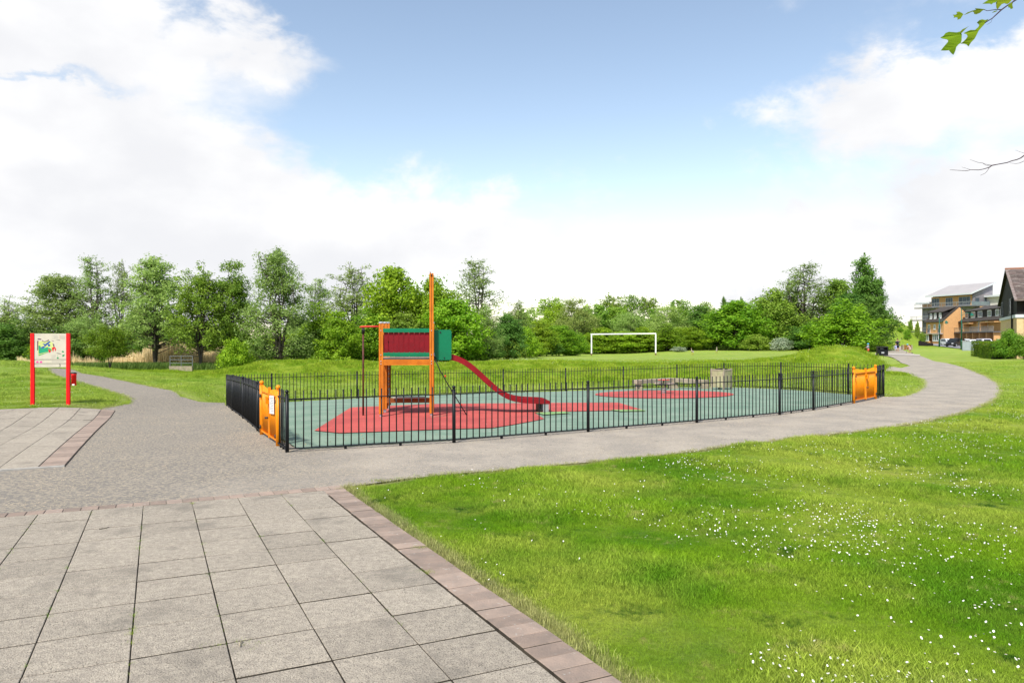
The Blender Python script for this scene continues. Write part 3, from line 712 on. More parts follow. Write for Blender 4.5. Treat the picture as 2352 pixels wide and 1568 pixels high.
# white twig and bits on the rubber
tw = gp(1640/1, 0) if False else None
def bit(name, pts, rad, m, label, cat):
    c = pts[0]; o = MB().tube([(p[0]-c[0], p[1]-c[1], g(p[0], p[1])-g(c[0], c[1])+rad) for p in pts], [rad*1.0]*len(pts), 5).build(name, m, None, (c[0], c[1], g(c[0], c[1])+.03)); return tag(o, label, cat)
bit('twig', T([(990,961.5),(1003,960),(1018,959),(1027,957)]), .007, M_oldwood, 'thin pale bent twig lying on the red rubber in front of the tower', 'twig')
bit('twig', T([(228,1224.5),(240,1222),(250,1219.5)]), .004, M_bark, 'short dark twig lying on the foreground slabs near the left', 'twig')
bit('twig', T([(1029-478,1497),(550,1492),(556,1486)]), .004, M_oldwood, 'small pale twig beside moss in a slab joint', 'twig')

# ------------------------------------------------------------------ timber beam seat, litter bin, spring rocker
def gz(x, y, z=0): return Vector((x, y, g(x, y)+z))
bl = (gd(1459, 26.6), gd(1544, 28.0), gd(1624, 26.6))
seat = thing('timber_bench', 'weathered V-shaped timber beam seat on chunky blocks by the back railing', 'bench', bl[1])
def tbeam(p, q, zt, w, h, name):
    d = (q-p); d.z = 0; L_ = d.length; o = MB().box(0, L_, -w/2, w/2, -h, 0, c=.012).build(name, M_oldwood, seat); o.location = p-bl[1]; o.location.z = zt-bl[1].z; o.rotation_euler = (0, 0, math.atan2(d.y, d.x)); return o
ztop = .17
tbeam(bl[0], bl[1], ztop, .26, .15, 'beam'); e = bl[2]+(bl[2]-bl[1]).normalized()*.0
o = tbeam(bl[1], bl[2], ztop-.004, .26, .15, 'beam')
for u0, u1, dd in ((1459,1473,26.8), (1535,1556,27.9), (1611,1627,26.7)):
    p = gd((u0+u1)/2, dd); w = (u1-u0)/F*dd; MB().box(-w/2, w/2, -.16, .16, -.03, ztop-.155-p.z, c=.01).build('block', M_oldwood, seat, p-bl[1])
bn = gd(1657, 25.7)
bin_ = thing('timber_litter_bin', 'square weathered timber litter bin standing corner-on beside the seat', 'litter bin', bn, R(42))
hh = .72
for sx, sy in ((-1,-1),(1,-1),(1,1),(-1,1)): MB().box(sx*.245-.028, sx*.245+.028, sy*.245-.028, sy*.245+.028, 0, hh+.05, c=.01).build('corner_post', M_oldwood, bin_)
for k in range(4):
    M = Matrix.Rotation(R(90*k), 4, 'Z')
    for j in range(4): MB().box(-.215+j*.108, -.215+j*.108+.103, -.262, -.238, .10, hh-.03, M).build('board', M_oldwood_g, bin_)
    MB().box(-.217, .217, -.272, -.230, hh-.028, hh+.02, M, c=.006).build('top_rail', M_oldwood, bin_)
MB().tube([(0,0,.08),(0,0,hh+.03)], [.19,.21], 16, caps=False).tube([(0,0,hh+.025),(0,0,hh+.045)], [.225,.225], 16, caps=False).tube([(0,0,.08),(0,0,.081)], [.19,.19], 16).build('liner', M_dark, bin_)
sp_ = gd(1524.5, 23.2)
rk = thing('spring_rocker', 'small four-seat spring rocker with red handles in the oval red patch', 'spring rocker', sp_, R(12))
MB().tube([(0,0,-.02),(0,0,.012)], .16, 16).build('base_plate', M_steel, rk)
hel = [(.082*math.cos(t*2*math.pi), .082*math.sin(t*2*math.pi), .02+.29*t/5.5) for t in np.linspace(0, 5.5, 90)]
MB().tube(hel, .012, 6).build('spring', M_steel, rk)
MB().box(-.15,.15,-.15,.15,.315,.345, c=.01).build('hub_plate', M_dark, rk)
for k in range(4):
    M = Matrix.Rotation(R(90*k+20), 4, 'Z'); MB().prism([(.10,-.07),(.30,-.09),(.38,-.06),(.40,0),(.38,.06),(.30,.09),(.10,.07)], .347, .367, 'z', M).build('seat', M_deck, rk)
MB().tube([(0,0,.365),(0,0,.46)], .02, 8).build('handle_post', M_dark, rk)
MB().tube([(0,0,.46),(0,0,.475)], [.19,.185], 20).build('handle_disc', M_redpipe, rk)
for k in range(4): MB().ball((.13*math.cos(R(90*k+20)), .13*math.sin(R(90*k+20)), .49), .028, 8, 6).build('knob', M_deck, rk)

# ------------------------------------------------------------------ map sign and dog bin
SGp = gd(116, 18.45); k0 = .125*18.45/F
sign = thing('map_sign', 'park map board held between two tall bright red posts at left', 'map sign', SGp, R(4))
def sx(px): return (px-536)*k0
def sz(py): return (1470-py)*k0
for a, b in ((189, 257), (819, 885)):
    o = MB().box(sx(a)+.004, sx(b)-.004, -.03, .03, -.1, sz(150), c=.006).build('post', M_signred, sign)
board = MB().box(sx(258), sx(818), -.012, .012, sz(626), sz(153)).build('map_panel', M_cream, sign)
MB().box(sx(258), sx(818), -.010, .010, sz(634), sz(627)).box(sx(258), sx(818), -.010, .010, sz(708), sz(701)).build('divider', M_dark, sign)
b2 = MB().box(sx(258), sx(818), -.011, .011, sz(700), sz(635)).build('pictogram_panel', M_cream, sign)
b3 = MB().box(sx(258), sx(818), -.011, .011, sz(770), sz(709)).build('number_panel', M_cream, sign)
def flat(parent, polys, name, col, t, base=-.012):
    m = MATS.get('print_'+name) or mat('print_'+name, col, rough=.6); mb = MB()
    for pg in polys: mb.prism([(sx(x), sz(y)) for x, y in pg], base-t, base-t+.0004, 'y')
    return mb.build(name, m, parent)
flat(board, [[(330,300),(420,290),(470,300),(530,285),(590,330),(600,400),(570,470),(330,570),(315,480)]], 'map_meadow', (.55,.62,.22), .0012)
flat(board, [[(330,375),(360,375),(380,430),(490,400),(560,440),(560,470),(335,525)],[(330,545),(520,485),(545,480),(335,560)]], 'map_wood', (.02,.33,.16), .0022)
flat(board, [[(370,430),(385,395),(440,380),(400,330),(450,345),(520,290),(545,305),(500,345),(535,350),(535,385),(500,390),(490,350),(420,420)]], 'map_lake', (.04,.10,.33), .0032)
flat(board, [[(305,290),(328,280),(325,455),(306,460)],[(395,270),(425,298),(465,290),(510,262),(515,282),(440,310),(400,300)],[(575,335),(605,345),(612,400),(595,400)],[(560,280),(600,292),(590,300)],[(320,240),(380,248),(375,268),(312,262)]], 'map_houses', (.16,.09,.12), .0028)
flat(board, [[(495,430),(548,465),(545,490),(520,508)],[(565,420),(585,402),(615,402),(638,425),(634,470),(622,470),(615,430),(600,430),(588,492),(575,465)]], 'map_pointer', (.70,.01,.02), .0036)
flat(board, [[(740,478),(758,468),(782,485),(770,502),(742,495)],[(750,545),(792,535),(780,570),(750,578)],[(652,590),(670,582),(688,598),(680,615),(652,612)],[(660,560),(668,545),(672,566)]], 'map_leaves', (.02,.28,.10), .002)
flat(board, [[(640,505),(680,512),(705,515),(738,535),(700,526),(672,524)],[(630,262),(712,272),(700,280)]], 'map_bird', (.08,.08,.09), .002)
mb_l = [[(x0,y),(x1,y),(x1,y+3),(x0,y+3)] for x0,x1,y in [(290,375,170),(290,370,200),(575,680,192),(600,670,215),(600,670,228),(575,690,240),(715,800,195),(715,800,210),(722,800,230),(722,800,243),(550,635,545),(550,635,560),(550,635,575),(550,630,590),(550,610,602),(290,350,594),(665,735,466)]]
flat(board, mb_l, 'map_text', (.42,.40,.38), .002)
flat(board, [[(702,190),(712,190),(712,199),(702,199)],[(702,226),(712,226),(712,235),(702,235)]], 'map_key', (.6,.03,.05), .002)
flat(b2, [[(290,665),(330,665),(330,690),(290,690)],[(300,652),(322,652),(322,658),(300,658)],[(352,665),(395,665),(395,690),(352,690)],[(365,652),(385,652),(385,658),(365,658)]], 'pictogram', (.75,.02,.30), .001, -.011)
flat(b2, [[(425,655),(445,655),(445,685),(425,685)],[(488,658),(508,658),(508,685),(488,685)]], 'pictogram_faded', (.6,.55,.38), .001, -.011)
flat(b2, [[(560,656),(785,656),(785,659),(560,659)],[(560,667),(770,667),(770,670),(560,670)],[(570,677),(715,677),(715,680),(570,680)]], 'pictogram_text', (.35,.33,.3), .001, -.011)
flat(b3, [[(295,735),(640,735),(640,738),(295,738)],[(295,748),(380,748),(380,751),(295,751)]], 'small_print', (.35,.33,.3), .001, -.011)
fc = bpy.data.curves.new('number', 'FONT'); fc.body = '3'; fc.size = .095; fc.extrude = .0004; fc.offset = .001; fc.materials.append(M_dark)
fo_ = bpy.data.objects.new('number_curve', fc); fm_ = bpy.data.meshes.new_from_object(fo_); bpy.data.objects.remove(fo_); fo = obj('number', fm_, b3); fo.location = (sx(688), -.0124, sz(760)); fo.rotation_euler = (R(90), 0, 0)
c = gd(0, 18.45); bx = (948-536)*k0; 
db = thing('dog_waste_bin', 'small round red bin with a black lid clipped beside the sign', 'bin', SGp+Matrix.Rotation(R(4), 3, 'Z') @ Vector((bx, 0, 0)), R(4))
r_ = 43*k0
MB().tube([(0,0,sz(1108)),(0,0,sz(920)),(0,0,sz(915)),(0,0,sz(893))], [r_,r_,r_*1.1,r_*1.1], 16).build('drum', M_signred, db)
MB().tube([(0,0,sz(893)),(0,0,sz(878)),(0,0,sz(868))], [r_*1.12,r_*1.12,r_*.9], 16).build('lid', M_dark, db)
MB().box(-.092, -.056, -.012, .012, sz(962), sz(945)).box(-.092, -.056, -.012, .012, sz(1075), sz(1060)).box(-.105,-.092,-.02,.02,sz(1130),sz(880)).build('bracket', M_slide, db)
MB().box(-.012, .045, -r_-.004, -r_+.02, sz(1104), sz(1078)).build('sticker', M_white, db)

# ------------------------------------------------------------------ goal, hurdle, street bins, geese
gl, gr_ = gd(1358.5, 83), gd(1506, 82)
goal = thing('goal_frame', 'white football goal frame without a net on the field', 'goal', gl)
dv = gr_-gl; Lg = dv.length
for q in (Vector((0,0,0)), dv):
    o = MB().box(-.07,.07,-.07,.07,.25,2.42).build('upright', M_white, goal, q); MB().box(-.075,.075,-.075,.075,-.1,.25).build('rusty_foot', M_goalfoot, o)
o = MB().box(-.07, Vector((dv.x,dv.y)).length+.07, -.07, .07, 2.42, 2.56).build('crossbar', M_white, goal); o.rotation_euler = (0, -math.atan2(dv.z, dv.x), math.atan2(dv.y, dv.x))
MB().box(2.6,3.0,-.075,.075,2.40,2.425).box(3.6,3.8,-.075,.075,2.40,2.425).box(5.2,5.5,-.075,.075,2.40,2.425).build('rust_patch', M_goalfoot, o)
hp = gd(390, 43.5); hw = 53/F*43.5
hu = thing('steel_hurdle', 'grey steel rail hurdle on a low concrete wall before the reeds', 'railing', hp)
hb = .0
MB().box(0, hw, -.1, .1, -.1, .32).build('concrete_wall', M_oldwood, hu)
for x in (.02, hw/2, hw-.02): MB().box(x-.022, x+.022, -.022, .022, .32 if x == hw/2 else 0, .93).build('upright', M_oldsteel, hu)
for z in (.50, .71, .93): MB().box(0, hw, -.021, .021, z-.02, z+.02).build('rail', M_oldsteel, hu)
bp = gd(2026, 68)
sb = thing('street_litter_bin', 'black street litter bin beside the concrete strip across the path', 'litter bin', bp, R(-15))
w = .46; h = 21.5/F*68
MB().box(-w, w, -.3, .3, 0, h*.62, c=.02).build('body', M_black, sb)
MB().box(-w, w, .0, .3, h*.62, h*.9).box(-w, -w+.08, -.3, 0, h*.62, h*.9).box(w-.08, w, -.3, 0, h*.62, h*.9).build('hood', M_black, sb)
MB().box(-w-.02, w+.02, -.32, .32, h*.9, h, c=.03).build('lid', M_dark, sb)
MB().box(-.12, .12, -.306, -.302, h*.26, h*.42).build('sticker', M_cap, sb)
MB().box(-.2, .1, -.03, -.01, h*.72, h*.82).build('label_plate', M_cap, sb)
st = [gp(u, v) for u, v in ((2012,815.5),(2012,813.6),(2114,815.6),(2112,817.6))]
sheet('concrete_strip', st, .05, mat('pale_concrete', (.55,.50,.45), (.48,.44,.4), 3, .9), 'pale concrete strip laid across the path beside the black bin', 'concrete strip', .02)
sb2 = thing('timber_planter', 'small dark timber box at the edge of the path bend', 'planter', gd(2083, 100), 0)
for x in (-.7, .5): MB().box(x, x+.2, -.2, .2, 0, .7).build('post', M_oldwood, sb2)
for k in range(4): MB().box(-.5, .5, -.12, .12, .05+k*.17, .19+k*.17).build('board', M_wood_d, sb2)

def skin(name, joints, edges, m, parent=None, loc=None, sub=1, rz=0, root=0):
    me = bpy.data.meshes.new(name); me.from_pydata([j[0] for j in joints], edges, []); me.materials.append(m)
    o = obj(name, me, parent, loc, rz); md = o.modifiers.new('skin', 'SKIN'); md.use_smooth_shade = True
    lay_ = me.skin_vertices[0].data if me.skin_vertices else None
    if lay_ is None:
        bm = bmesh.new(); bm.from_mesh(me); bm.verts.layers.skin.verify(); bm.to_mesh(me); bm.free(); lay_ = me.skin_vertices[0].data
    for i, j in enumerate(joints):
        r = j[1]; lay_[i].radius = (r, r) if not hasattr(r, '__len__') else r; lay_[i].use_root = (i == root)
    if sub:
        s2 = o.modifiers.new('sub', 'SUBSURF'); s2.levels = sub; s2.render_levels = sub
    return o
M_goose = mat('goose_feathers', (.20,.15,.10), (.42,.36,.28), 12, .8, coords='obj'); M_gwhite = mat('goose_white', (.7,.68,.62)); M_beak = mat('goose_bill', (.6,.2,.04))
def goose(u, d, rz, label):
    t = thing('goose', label, 'goose', gd(u, d), rz, 'geese on the sports field')
    J = [((0,0,.34),.11),((.16,0,.36),.09),((-.17,0,.35),.085),((-.33,0,.38),.03),((.23,0,.44),.05),((.25,0,.56),.032),((.26,0,.66),.034),((.30,0,.675),.03)]
    skin('body', J, [(0,1),(0,2),(2,3),(1,4),(4,5),(5,6),(6,7)], M_goose, t)
    MB().ball((-.2,0,.29), .075, 8, 6, sc=(1.3,.8,.7)).build('rump', M_gwhite, t)
    MB().tube([(.32,0,.672),(.38,0,.662)], [.018,.008], 6).build('bill', M_beak, t)
    for s in (-1, 1): MB().tube([(-.02,s*.05,.27),(-.03,s*.055,.12),(-.02,s*.055,.01)], .013, 5).tube([(-.02,s*.055,.012),(.06,s*.06,.01)], [.02,.012], 5).build('leg', M_beak, t)
goose(1590.5, 72, R(100), 'grey-brown goose on the field, nearer the goal')
goose(1646, 72, R(70), 'grey-brown goose on the field, farther from the goal')
# ------------------------------------------------------------------ people on the path
M_skin = mat('skin', (.50,.27,.18)); M_navy = mat('navy_cloth', (.02,.022,.05)); M_hair = mat('dark_hair', (.05,.03,.02)); M_helm = mat('blue_helmet', (.10,.45,.75), rough=.35)
M_pink = mat('pink_cloth', (.75,.55,.58)); M_blueg = mat('grey_blue_cloth', (.22,.28,.42)); M_redc = mat('red_cloth', (.6,.06,.05)); M_yel = mat('yellow_plastic', (.75,.5,.03)); M_lilac = mat('lilac_bag', (.42,.45,.75))
def body(t, k, pose, sk=None):
    """pose gives joint positions for an adult 1.7 m tall, scaled by k; one continuous skinned figure"""
    J = {'pel':((0,0,.92),.13),'wai':((0,0,1.08),.12),'che':((.01,0,1.28),.145),'nec':((.01,0,1.44),.055),'hd0':((.02,0,1.54),.085),'hd1':((.02,0,1.64),.08)}
    for s, a in ((-1,'r'),(1,'l')):
        J['sh'+a] = ((.01,s*.17,1.38),.055); J['el'+a] = ((0,s*.24,1.12),.042); J['wr'+a] = ((.06,s*.24,.88),.03); J['ha'+a] = ((.09,s*.24,.80),.035)
        J['hi'+a] = ((0,s*.09,.86),.10); J['kn'+a] = ((.02,s*.10,.48),.062); J['an'+a] = ((0,s*.10,.09),.04); J['to'+a] = ((.14,s*.11,.035),.035)
    for n, p in pose.items(): J[n] = (p, J[n][1])
    names = list(J); E = [('pel','wai'),('wai','che'),('che','nec'),('nec','hd0'),('hd0','hd1')]
    for a in 'rl': E += [('che','sh'+a),('sh'+a,'el'+a),('el'+a,'wr'+a),('wr'+a,'ha'+a),('pel','hi'+a),('hi'+a,'kn'+a),('kn'+a,'an'+a),('an'+a,'to'+a)]
    JJ = [(tuple(c*k for c in J[n][0]), J[n][1]*k) for n in names]
    skin('body', JJ, [(names.index(a), names.index(b)) for a, b in E], M_skin, t, None, 1); return {n: Vector(JJ[i][0]) for i, n in enumerate(names)}
def cloth(t, name, pts, rads, m): return MB().tube(pts, rads, 10).build(name, m, t)
def face(t, P_, k, m_hair=True):
    h = P_['hd1']
    for s in (-1, 1): MB().ball((h.x+.07*k, s*.03*k, h.z-.02*k), .012*k, 6, 4).build('eye', M_dark, t); MB().ball((h.x, s*.083*k, h.z-.03*k), .02*k, 6, 4).build('ear', M_skin, t)
    MB().ball((h.x+.088*k, 0, h.z-.05*k), .014*k, 6, 4).build('nose', M_skin, t); MB().box(h.x+.07*k, h.x+.083*k, -.02*k, .02*k, h.z-.088*k, h.z-.08*k).build('mouth', M_redc, t)
    if m_hair: MB().ball((h.x-.02*k, 0, h.z+.01*k), .10*k, 12, 8, sc=(1,.95,.95)).build('hair', M_hair, t)
p = gp(2061.5, 807.5); k = .93
ad = thing('person', 'adult in dark top and shorts standing on the path holding a scooter and lilac bag', 'person', gz(*p), R(-95))
Q = body(ad, k, {'ell':(.10,.28,1.15),'wrl':(.20,.16,1.30),'hal':(.22,.12,1.34),'elr':(.0,-.26,1.12),'wrr':(.05,-.26,.88)})
cloth(ad, 'top', [Q['pel']*.98, Q['wai'], Q['che'], Q['nec']*.995], [.155*k,.15*k,.175*k,.08*k], M_navy)
for a in 'rl':
    cloth(ad, 'sleeve', [Q['sh'+a], Q['el'+a]], [.078*k,.06*k], M_navy); cloth(ad, 'shorts_leg', [Q['hi'+a], Q['hi'+a].lerp(Q['kn'+a], .85)], [.125*k,.095*k], M_navy); cloth(ad, 'shoe', [Q['an'+a]+Vector((-.03,0,-.05)), Q['to'+a]], [.05*k,.045*k], M_dark)
face(ad, Q, k)
rzm = Matrix.Rotation(R(-95), 3, 'Z'); base = gz(*p)
bag = thing('carrier_bag', 'lilac carrier bag hanging from the hand of the standing adult', 'bag', base+rzm @ Vector((.06,-.25,0)))
MB().prism([(-.15,.35),(.15,.35),(.13,.66),(.05,.76),(.02,.66),(-.02,.66),(-.05,.76),(-.13,.66)], -.06, .06, 'x').build('sack', M_lilac, bag)
sc_ = thing('kick_scooter', 'small folded kick scooter carried across the chest of the standing adult', 'scooter', base+rzm @ Vector((.24,.1,0)), R(-95))
MB().tube([(0,-.2,1.15),(.0,.28,1.62)], .018, 8).build('stem', M_steel, sc_); MB().tube([(0,.20,1.70),(0,.36,1.54)], .02, 6).build('handlebar', M_dark, sc_); MB().tube([(-.02,.28,1.62),(.02,.28,1.62)], .07, 10).build('wheel', M_dark, sc_)
MB().tube([(-.02,-.2,1.15),(.02,-.2,1.15)], .06, 10).build('wheel', M_dark, sc_)
p = gp(2089, 811); k = .62
ch = thing('person', 'child in pale pink and a blue helmet crouching forward on a scooter', 'person', gz(*p), R(165))
Q = body(ch, k, {'pel':(-.12,0,.92),'wai':(0,0,1.06),'che':(.14,0,1.22),'nec':(.24,0,1.35),'hd0':(.30,0,1.43),'hd1':(.34,0,1.52),'shr':(.17,-.16,1.30),'shl':(.17,.16,1.30),'elr':(.3,-.2,1.12),'ell':(.3,.2,1.12),'wrr':(.45,-.18,1.10),'wrl':(.45,.18,1.10),'har':(.5,-.17,1.12),'hal':(.5,.17,1.12),'hir':(-.1,-.09,.86),'hil':(-.1,.09,.86),'knr':(.10,-.1,.58),'anr':(-.02,-.03,.22),'tor':(.12,-.03,.17),'knl':(-.05,.1,.5),'anl':(-.28,.1,.16),'tol':(-.16,.1,.10)})
cloth(ch, 'top', [Q['pel'], Q['wai'], Q['che'], Q['nec']], [.15*k,.145*k,.16*k,.07*k], M_pink)
for a in 'rl': cloth(ch, 'shorts_leg', [Q['hi'+a], Q['hi'+a].lerp(Q['kn'+a], .6)], [.12*k,.10*k], M_pink); cloth(ch, 'shoe', [Q['an'+a]+Vector((-.02,0,-.03)), Q['to'+a]], [.05*k,.045*k], M_dark)
face(ch, Q, k, False); MB().ball(tuple(Q['hd1']+Vector((-.01,0,.03*k/.6*.6))), .135*k, 12, 8, sc=(1.15,1,.85)).build('helmet', M_helm, ch); MB().ball(tuple(Q['hd1']+Vector((-.07,0,-.03))), .07*k, 8, 6).build('hair', M_hair, ch)
s3 = thing('kick_scooter', 'yellow-decked kick scooter under the crouching child', 'scooter', gz(*p), R(165))
MB().box(-.22,.26,-.05,.05,.06,.085).build('deck', M_yel, s3); MB().tube([(.27,0,.08),(.33,0,.70)], .014, 6).build('stem', M_steel, s3); MB().tube([(.33,-.15,.70),(.33,.15,.70)], .013, 6).build('handlebar', M_dark, s3)
for x in (-.27, .31): MB().tube([(x,-.015,.05),(x,.015,.05)], .05, 12).build('wheel', M_dark, s3)
dd = 70; x = (1994-CX)/F*dd; zt = HC-(788.5-H)*dd/F; pb = Vector((x, dd, g(x, dd))); k = max(.5, (zt-pb.z)/1.76)
c2 = thing('person', 'child in grey top, red shorts and blue helmet half hidden behind the mound', 'person', pb, R(180))
Q = body(c2, k, {'elr':(.15,-.2,1.15),'ell':(.15,.2,1.15),'wrr':(.34,-.16,1.14),'wrl':(.34,.16,1.14),'har':(.40,-.15,1.15),'hal':(.40,.15,1.15)})
cloth(c2, 'top', [Q['pel'], Q['wai'], Q['che'], Q['nec']], [.14*k,.145*k,.17*k,.07*k], M_blueg)
for a in 'rl': cloth(c2, 'shorts_leg', [Q['hi'+a]+Vector((0,0,.05)), Q['hi'+a].lerp(Q['kn'+a], .8)], [.13*k,.10*k], M_redc); cloth(c2, 'sleeve', [Q['sh'+a], Q['sh'+a].lerp(Q['el'+a], .7)], [.075*k,.06*k], M_blueg)
face(c2, Q, k, False); MB().ball(tuple(Q['hd1']+Vector((-.01,0,.02))), .13*k, 12, 8, sc=(1.15,1,.85)).build('helmet', M_helm, c2)

# ------------------------------------------------------------------ buildings
M_brick = mat('orange_brick', (.60,.335,.14), (.50,.28,.125), 4, .9, speck=((.42,.2,.10), 9, .6, .7)); M_brick2 = mat('buff_brick', (.66,.48,.26), (.56,.40,.22), 3, .9, speck=((.45,.33,.2), 14, .58, .68))
M_tile = mat('dark_roof_tile', (.045,.038,.034), (.075,.06,.05), 2, .8); M_tile2 = mat('brown_roof_tile', (.12,.085,.075), (.17,.14,.13), 2.5, .85, rand=.25, stain=((.34,.32,.28), 3, .55,.75))
M_clad = mat('dark_cladding', (.012,.009,.010), (.020,.016,.016), 5, .8); M_greyclad = mat('grey_timber_cladding', (.25,.235,.25), (.17,.165,.185), 1.2, .85, rand=.10); M_zinc = mat('pale_metal_roof', (.36,.335,.33), (.33,.31,.31), .4, .6)
M_fascia = mat('light_fascia', (.55,.57,.60), (.5,.52,.55), 3, .6); M_glass = mat('window_glass', (.05,.07,.09), (.09,.12,.15), .7, .08); M_frame = mat('white_window_frame', (.80,.80,.80), (.76,.76,.76), 3, .5)
M_bal = mat('balcony_glass', (.13,.165,.19), (.18,.22,.24), 1, .15); M_render = mat('pale_render', (.58,.56,.54), (.54,.52,.5), 2, .9); M_lampg = mat('lamp_green', (.005,.12,.085), (.005,.10,.07), 3, .4)
M_road = mat('grey_road', (.25,.25,.265), (.21,.21,.22), 1, .9); M_lead = mat('lead_grey', (.13,.13,.14), (.1,.1,.11), 3, .6); M_door = mat('door_paint', (.42,.30,.24)); M_curtain = mat('net_curtain', (.5,.5,.48))
def window(parent, x, z, w, h, y=0.0, nx=2, nz=1, fm=None, depth=.06, ft=.10, sill=True, horns=True):
    """front face at y, facing -y in the building's own frame"""
    fm = fm or M_frame; t = ft; mb = MB(); y0 = y-depth
    mb.box(x, x+w, y0, y, z, z+t); mb.box(x, x+w, y0, y, z+h-t, z+h); mb.box(x, x+t, y0, y, z+t, z+h-t); mb.box(x+w-t, x+w, y0, y, z+t, z+h-t)
    for k in range(1, nx): xx = x+w*k/nx; mb.box(xx-t*.4, xx+t*.4, y0+.01, y-.005, z+t, z+h-t)
    for k in range(1, nz): zz = z+h*(.68 if nz == 2 else k/nz); mb.box(x+t, x+w-t, y0+.015, y-.006, zz-t*.4, zz+t*.4)
    f = mb.build('window', fm, parent)
    MB().box(x+t, x+w-t, y-.02, y-.008, z+t, z+h-t).build('glass', M_glass, f)
    if sill: MB().box(x-.06, x+w+.06, y0-.06, y, z-.07, z-.002).build('sill', fm, f)
    return f
def railing_panel(parent, x0, x1, y, z, h=1.0, m=None, name='balcony_railing', step=.35):
    mb = MB(); mb.box(x0, x1, y-.03, y+.03, z+h-.05, z+h); mb.box(x0, x1, y-.02, y+.02, z+.04, z+.08); n = max(2, round((x1-x0)/step))
    for k in range(n+1): xx = x0+(x1-x0)*k/n; mb.box(xx-.02, xx+.02, y-.02, y+.02, z, z+h)
    return mb.build(name, m or M_steel, parent)
def rframe(name, label, cat, p, direction):
    """origin p, local +x along direction; the wall with local y=0 faces local -y"""
    t = thing(name, label, cat, p, math.atan2(direction[1], direction[0])); return t
# (A) end house: front wall runs from the far corner towards the camera; local x from far-left corner to near corner
pa = Vector((91.1, 157.0)); pb_ = Vector((90.7, 150.0)); dA = (pb_-pa).normalized(); za = HC-14*150/F
hA = rframe('brick_house', 'orange brick end house with gable wall, two bay windows and dark tiled roof', 'house', (pa.x, pa.y, za), dA)
LA, WA, EA, RA = 7.0, 6.4, 4.75, 7.75
# local y+ must point away from the camera side: rotate so that the depth is +y
MBw = MB().box(0, LA, 0, WA, -.5, EA); MBw.prism([(0,EA),(WA,EA),(WA/2,RA-.1)], 0, LA, 'x'); MBw.build('wall', M_brick, hA)
def slope(parent, x0, x1, ya, zA_, yb, zB, th, m, name='roof', course=None, tm=None):
    mb = MB(); mb.prism([(ya,zA_),(yb,zB),(yb,zB+th),(ya,zA_+th)], x0, x1, 'x'); o = mb.build(name, m, parent)
    if course:
        L_ = math.hypot(yb-ya, zB-zA_); n = int(L_/course); d = Vector((yb-ya, zB-zA_))/L_; nr = Vector((-d.y, d.x))*(1 if d.x > 0 else -1)
        for k in range(n):
            a = Vector((ya, zA_+th))+d*(k*course); b = a+d*(course+.04)
            MB().prism([(a.x+nr.x*.045, a.y+nr.y*.045),(b.x+nr.x*.004, b.y+nr.y*.004),(b.x-nr.x*.01, b.y-nr.y*.01),(a.x-nr.x*.01, a.y-nr.y*.01)], x0-.005, x1+.005, 'x').build('tile_course', tm or m, o)
    return o
slope(hA, -.25, LA+.02, -.45, EA-.25, WA/2, RA, .14, M_tile, 'roof', .45); slope(hA, -.25, LA+.02, WA+.45, EA-.25, WA/2, RA, .14, M_tile, 'roof')
dz = MB().prism([(.35,EA+.5),(2.2,EA+1.9),(.35,EA+1.9)], .2, LA-.9, 'x').build('dormer', M_clad, hA)
slope(hA, 0, LA-.7, .15, EA+1.88, WA/2, RA+.05, .12, M_tile, 'dormer_roof')
for x in (.9, 2.6, 4.6): window(hA, x, EA+.62, .85, 1.15, .35, 2, 1, sill=True)
for x in (.8, 5.0): window(hA, x, 2.35, .85, 1.75, 0, 2, 1); railing_panel(hA, x-.1, x+.95, -.14, 2.35, .85, M_lead, 'balcony_railing', .15)
window(hA, 3.1, 3.05, .75, 1.05, 0, 2, 1)
for x in (.15, 4.1):
    by = MB().box(x, x+2.3, -.75, 0, -.4, .55).box(x-.1, x+2.4, -.85, 0, 1.93, 2.05).build('bay', M_brick, hA); window(hA, x, .57, 2.3, 1.35, -.70, 3, 2)
MB().box(-.15, LA-.3, -.95, .0, 2.06, 2.16).build('porch_roof', M_fascia, hA)
MB().box(2.75, 3.65, -.06, 0, -.4, 1.85).build('door', M_door, hA)
# (B) terrace row
qa = Vector((94.3, 150.0)); qb = Vector((86.9, 126.5)); dB = (qb-qa).normalized(); LB = (qb-qa).length; zb = HC-14*140/F
hB = rframe('terraced_houses', 'orange brick terrace with dark dormer band, long balcony and open carports', 'terrace', (qa.x, qa.y, zb), dB)
EB = 4.55
MB().box(0, LB, 0, 8, 2.3, EB).box(0, LB, 2.6, 8, -.5, 2.3).build('wall', M_brick, hB)
for k in range(7): MB().box(k*LB/6.2, k*LB/6.2+.35, -1.2, 2.6, -.5, 2.12).build('carport_pier', M_brick, hB)
MB().box(-2.5, LB, -1.45, 0, 2.14, 2.30).build('balcony_slab', M_lead, hB)
slope(hB, -.3, LB+.3, -.6, EB-.25, 4, 7.5, .14, M_tile, 'roof', .5); slope(hB, -.3, LB+.3, 8.4, EB-.25, 4, 7.5, .14, M_tile, 'roof')
MB().prism([(.45,EB+.45),(3.0,EB+1.95),(.45,EB+1.95)], 1.2, LB-.2, 'x').build('dormer', M_clad, hB)
slope(hB, 1.0, LB, .2, EB+1.93, 4, 7.55, .12, M_tile, 'dormer_roof')
for x, w, n in ((1.7,1.7,1),(5.3,2.6,4),(9.6,2.6,4),(15.2,2.2,3),(19.6,1.9,2),(22.2,2.0,3)): window(hB, x, EB+.6, w, 1.2, .45, n, 1)
for x, w, h, z in ((1.0,.8,1.2,2.95),(4.6,1.5,2.0,2.35),(11.5,1.6,2.0,2.35),(15.5,1.5,1.6,2.7)): window(hB, x, z, w, h, 0, 2, 1)
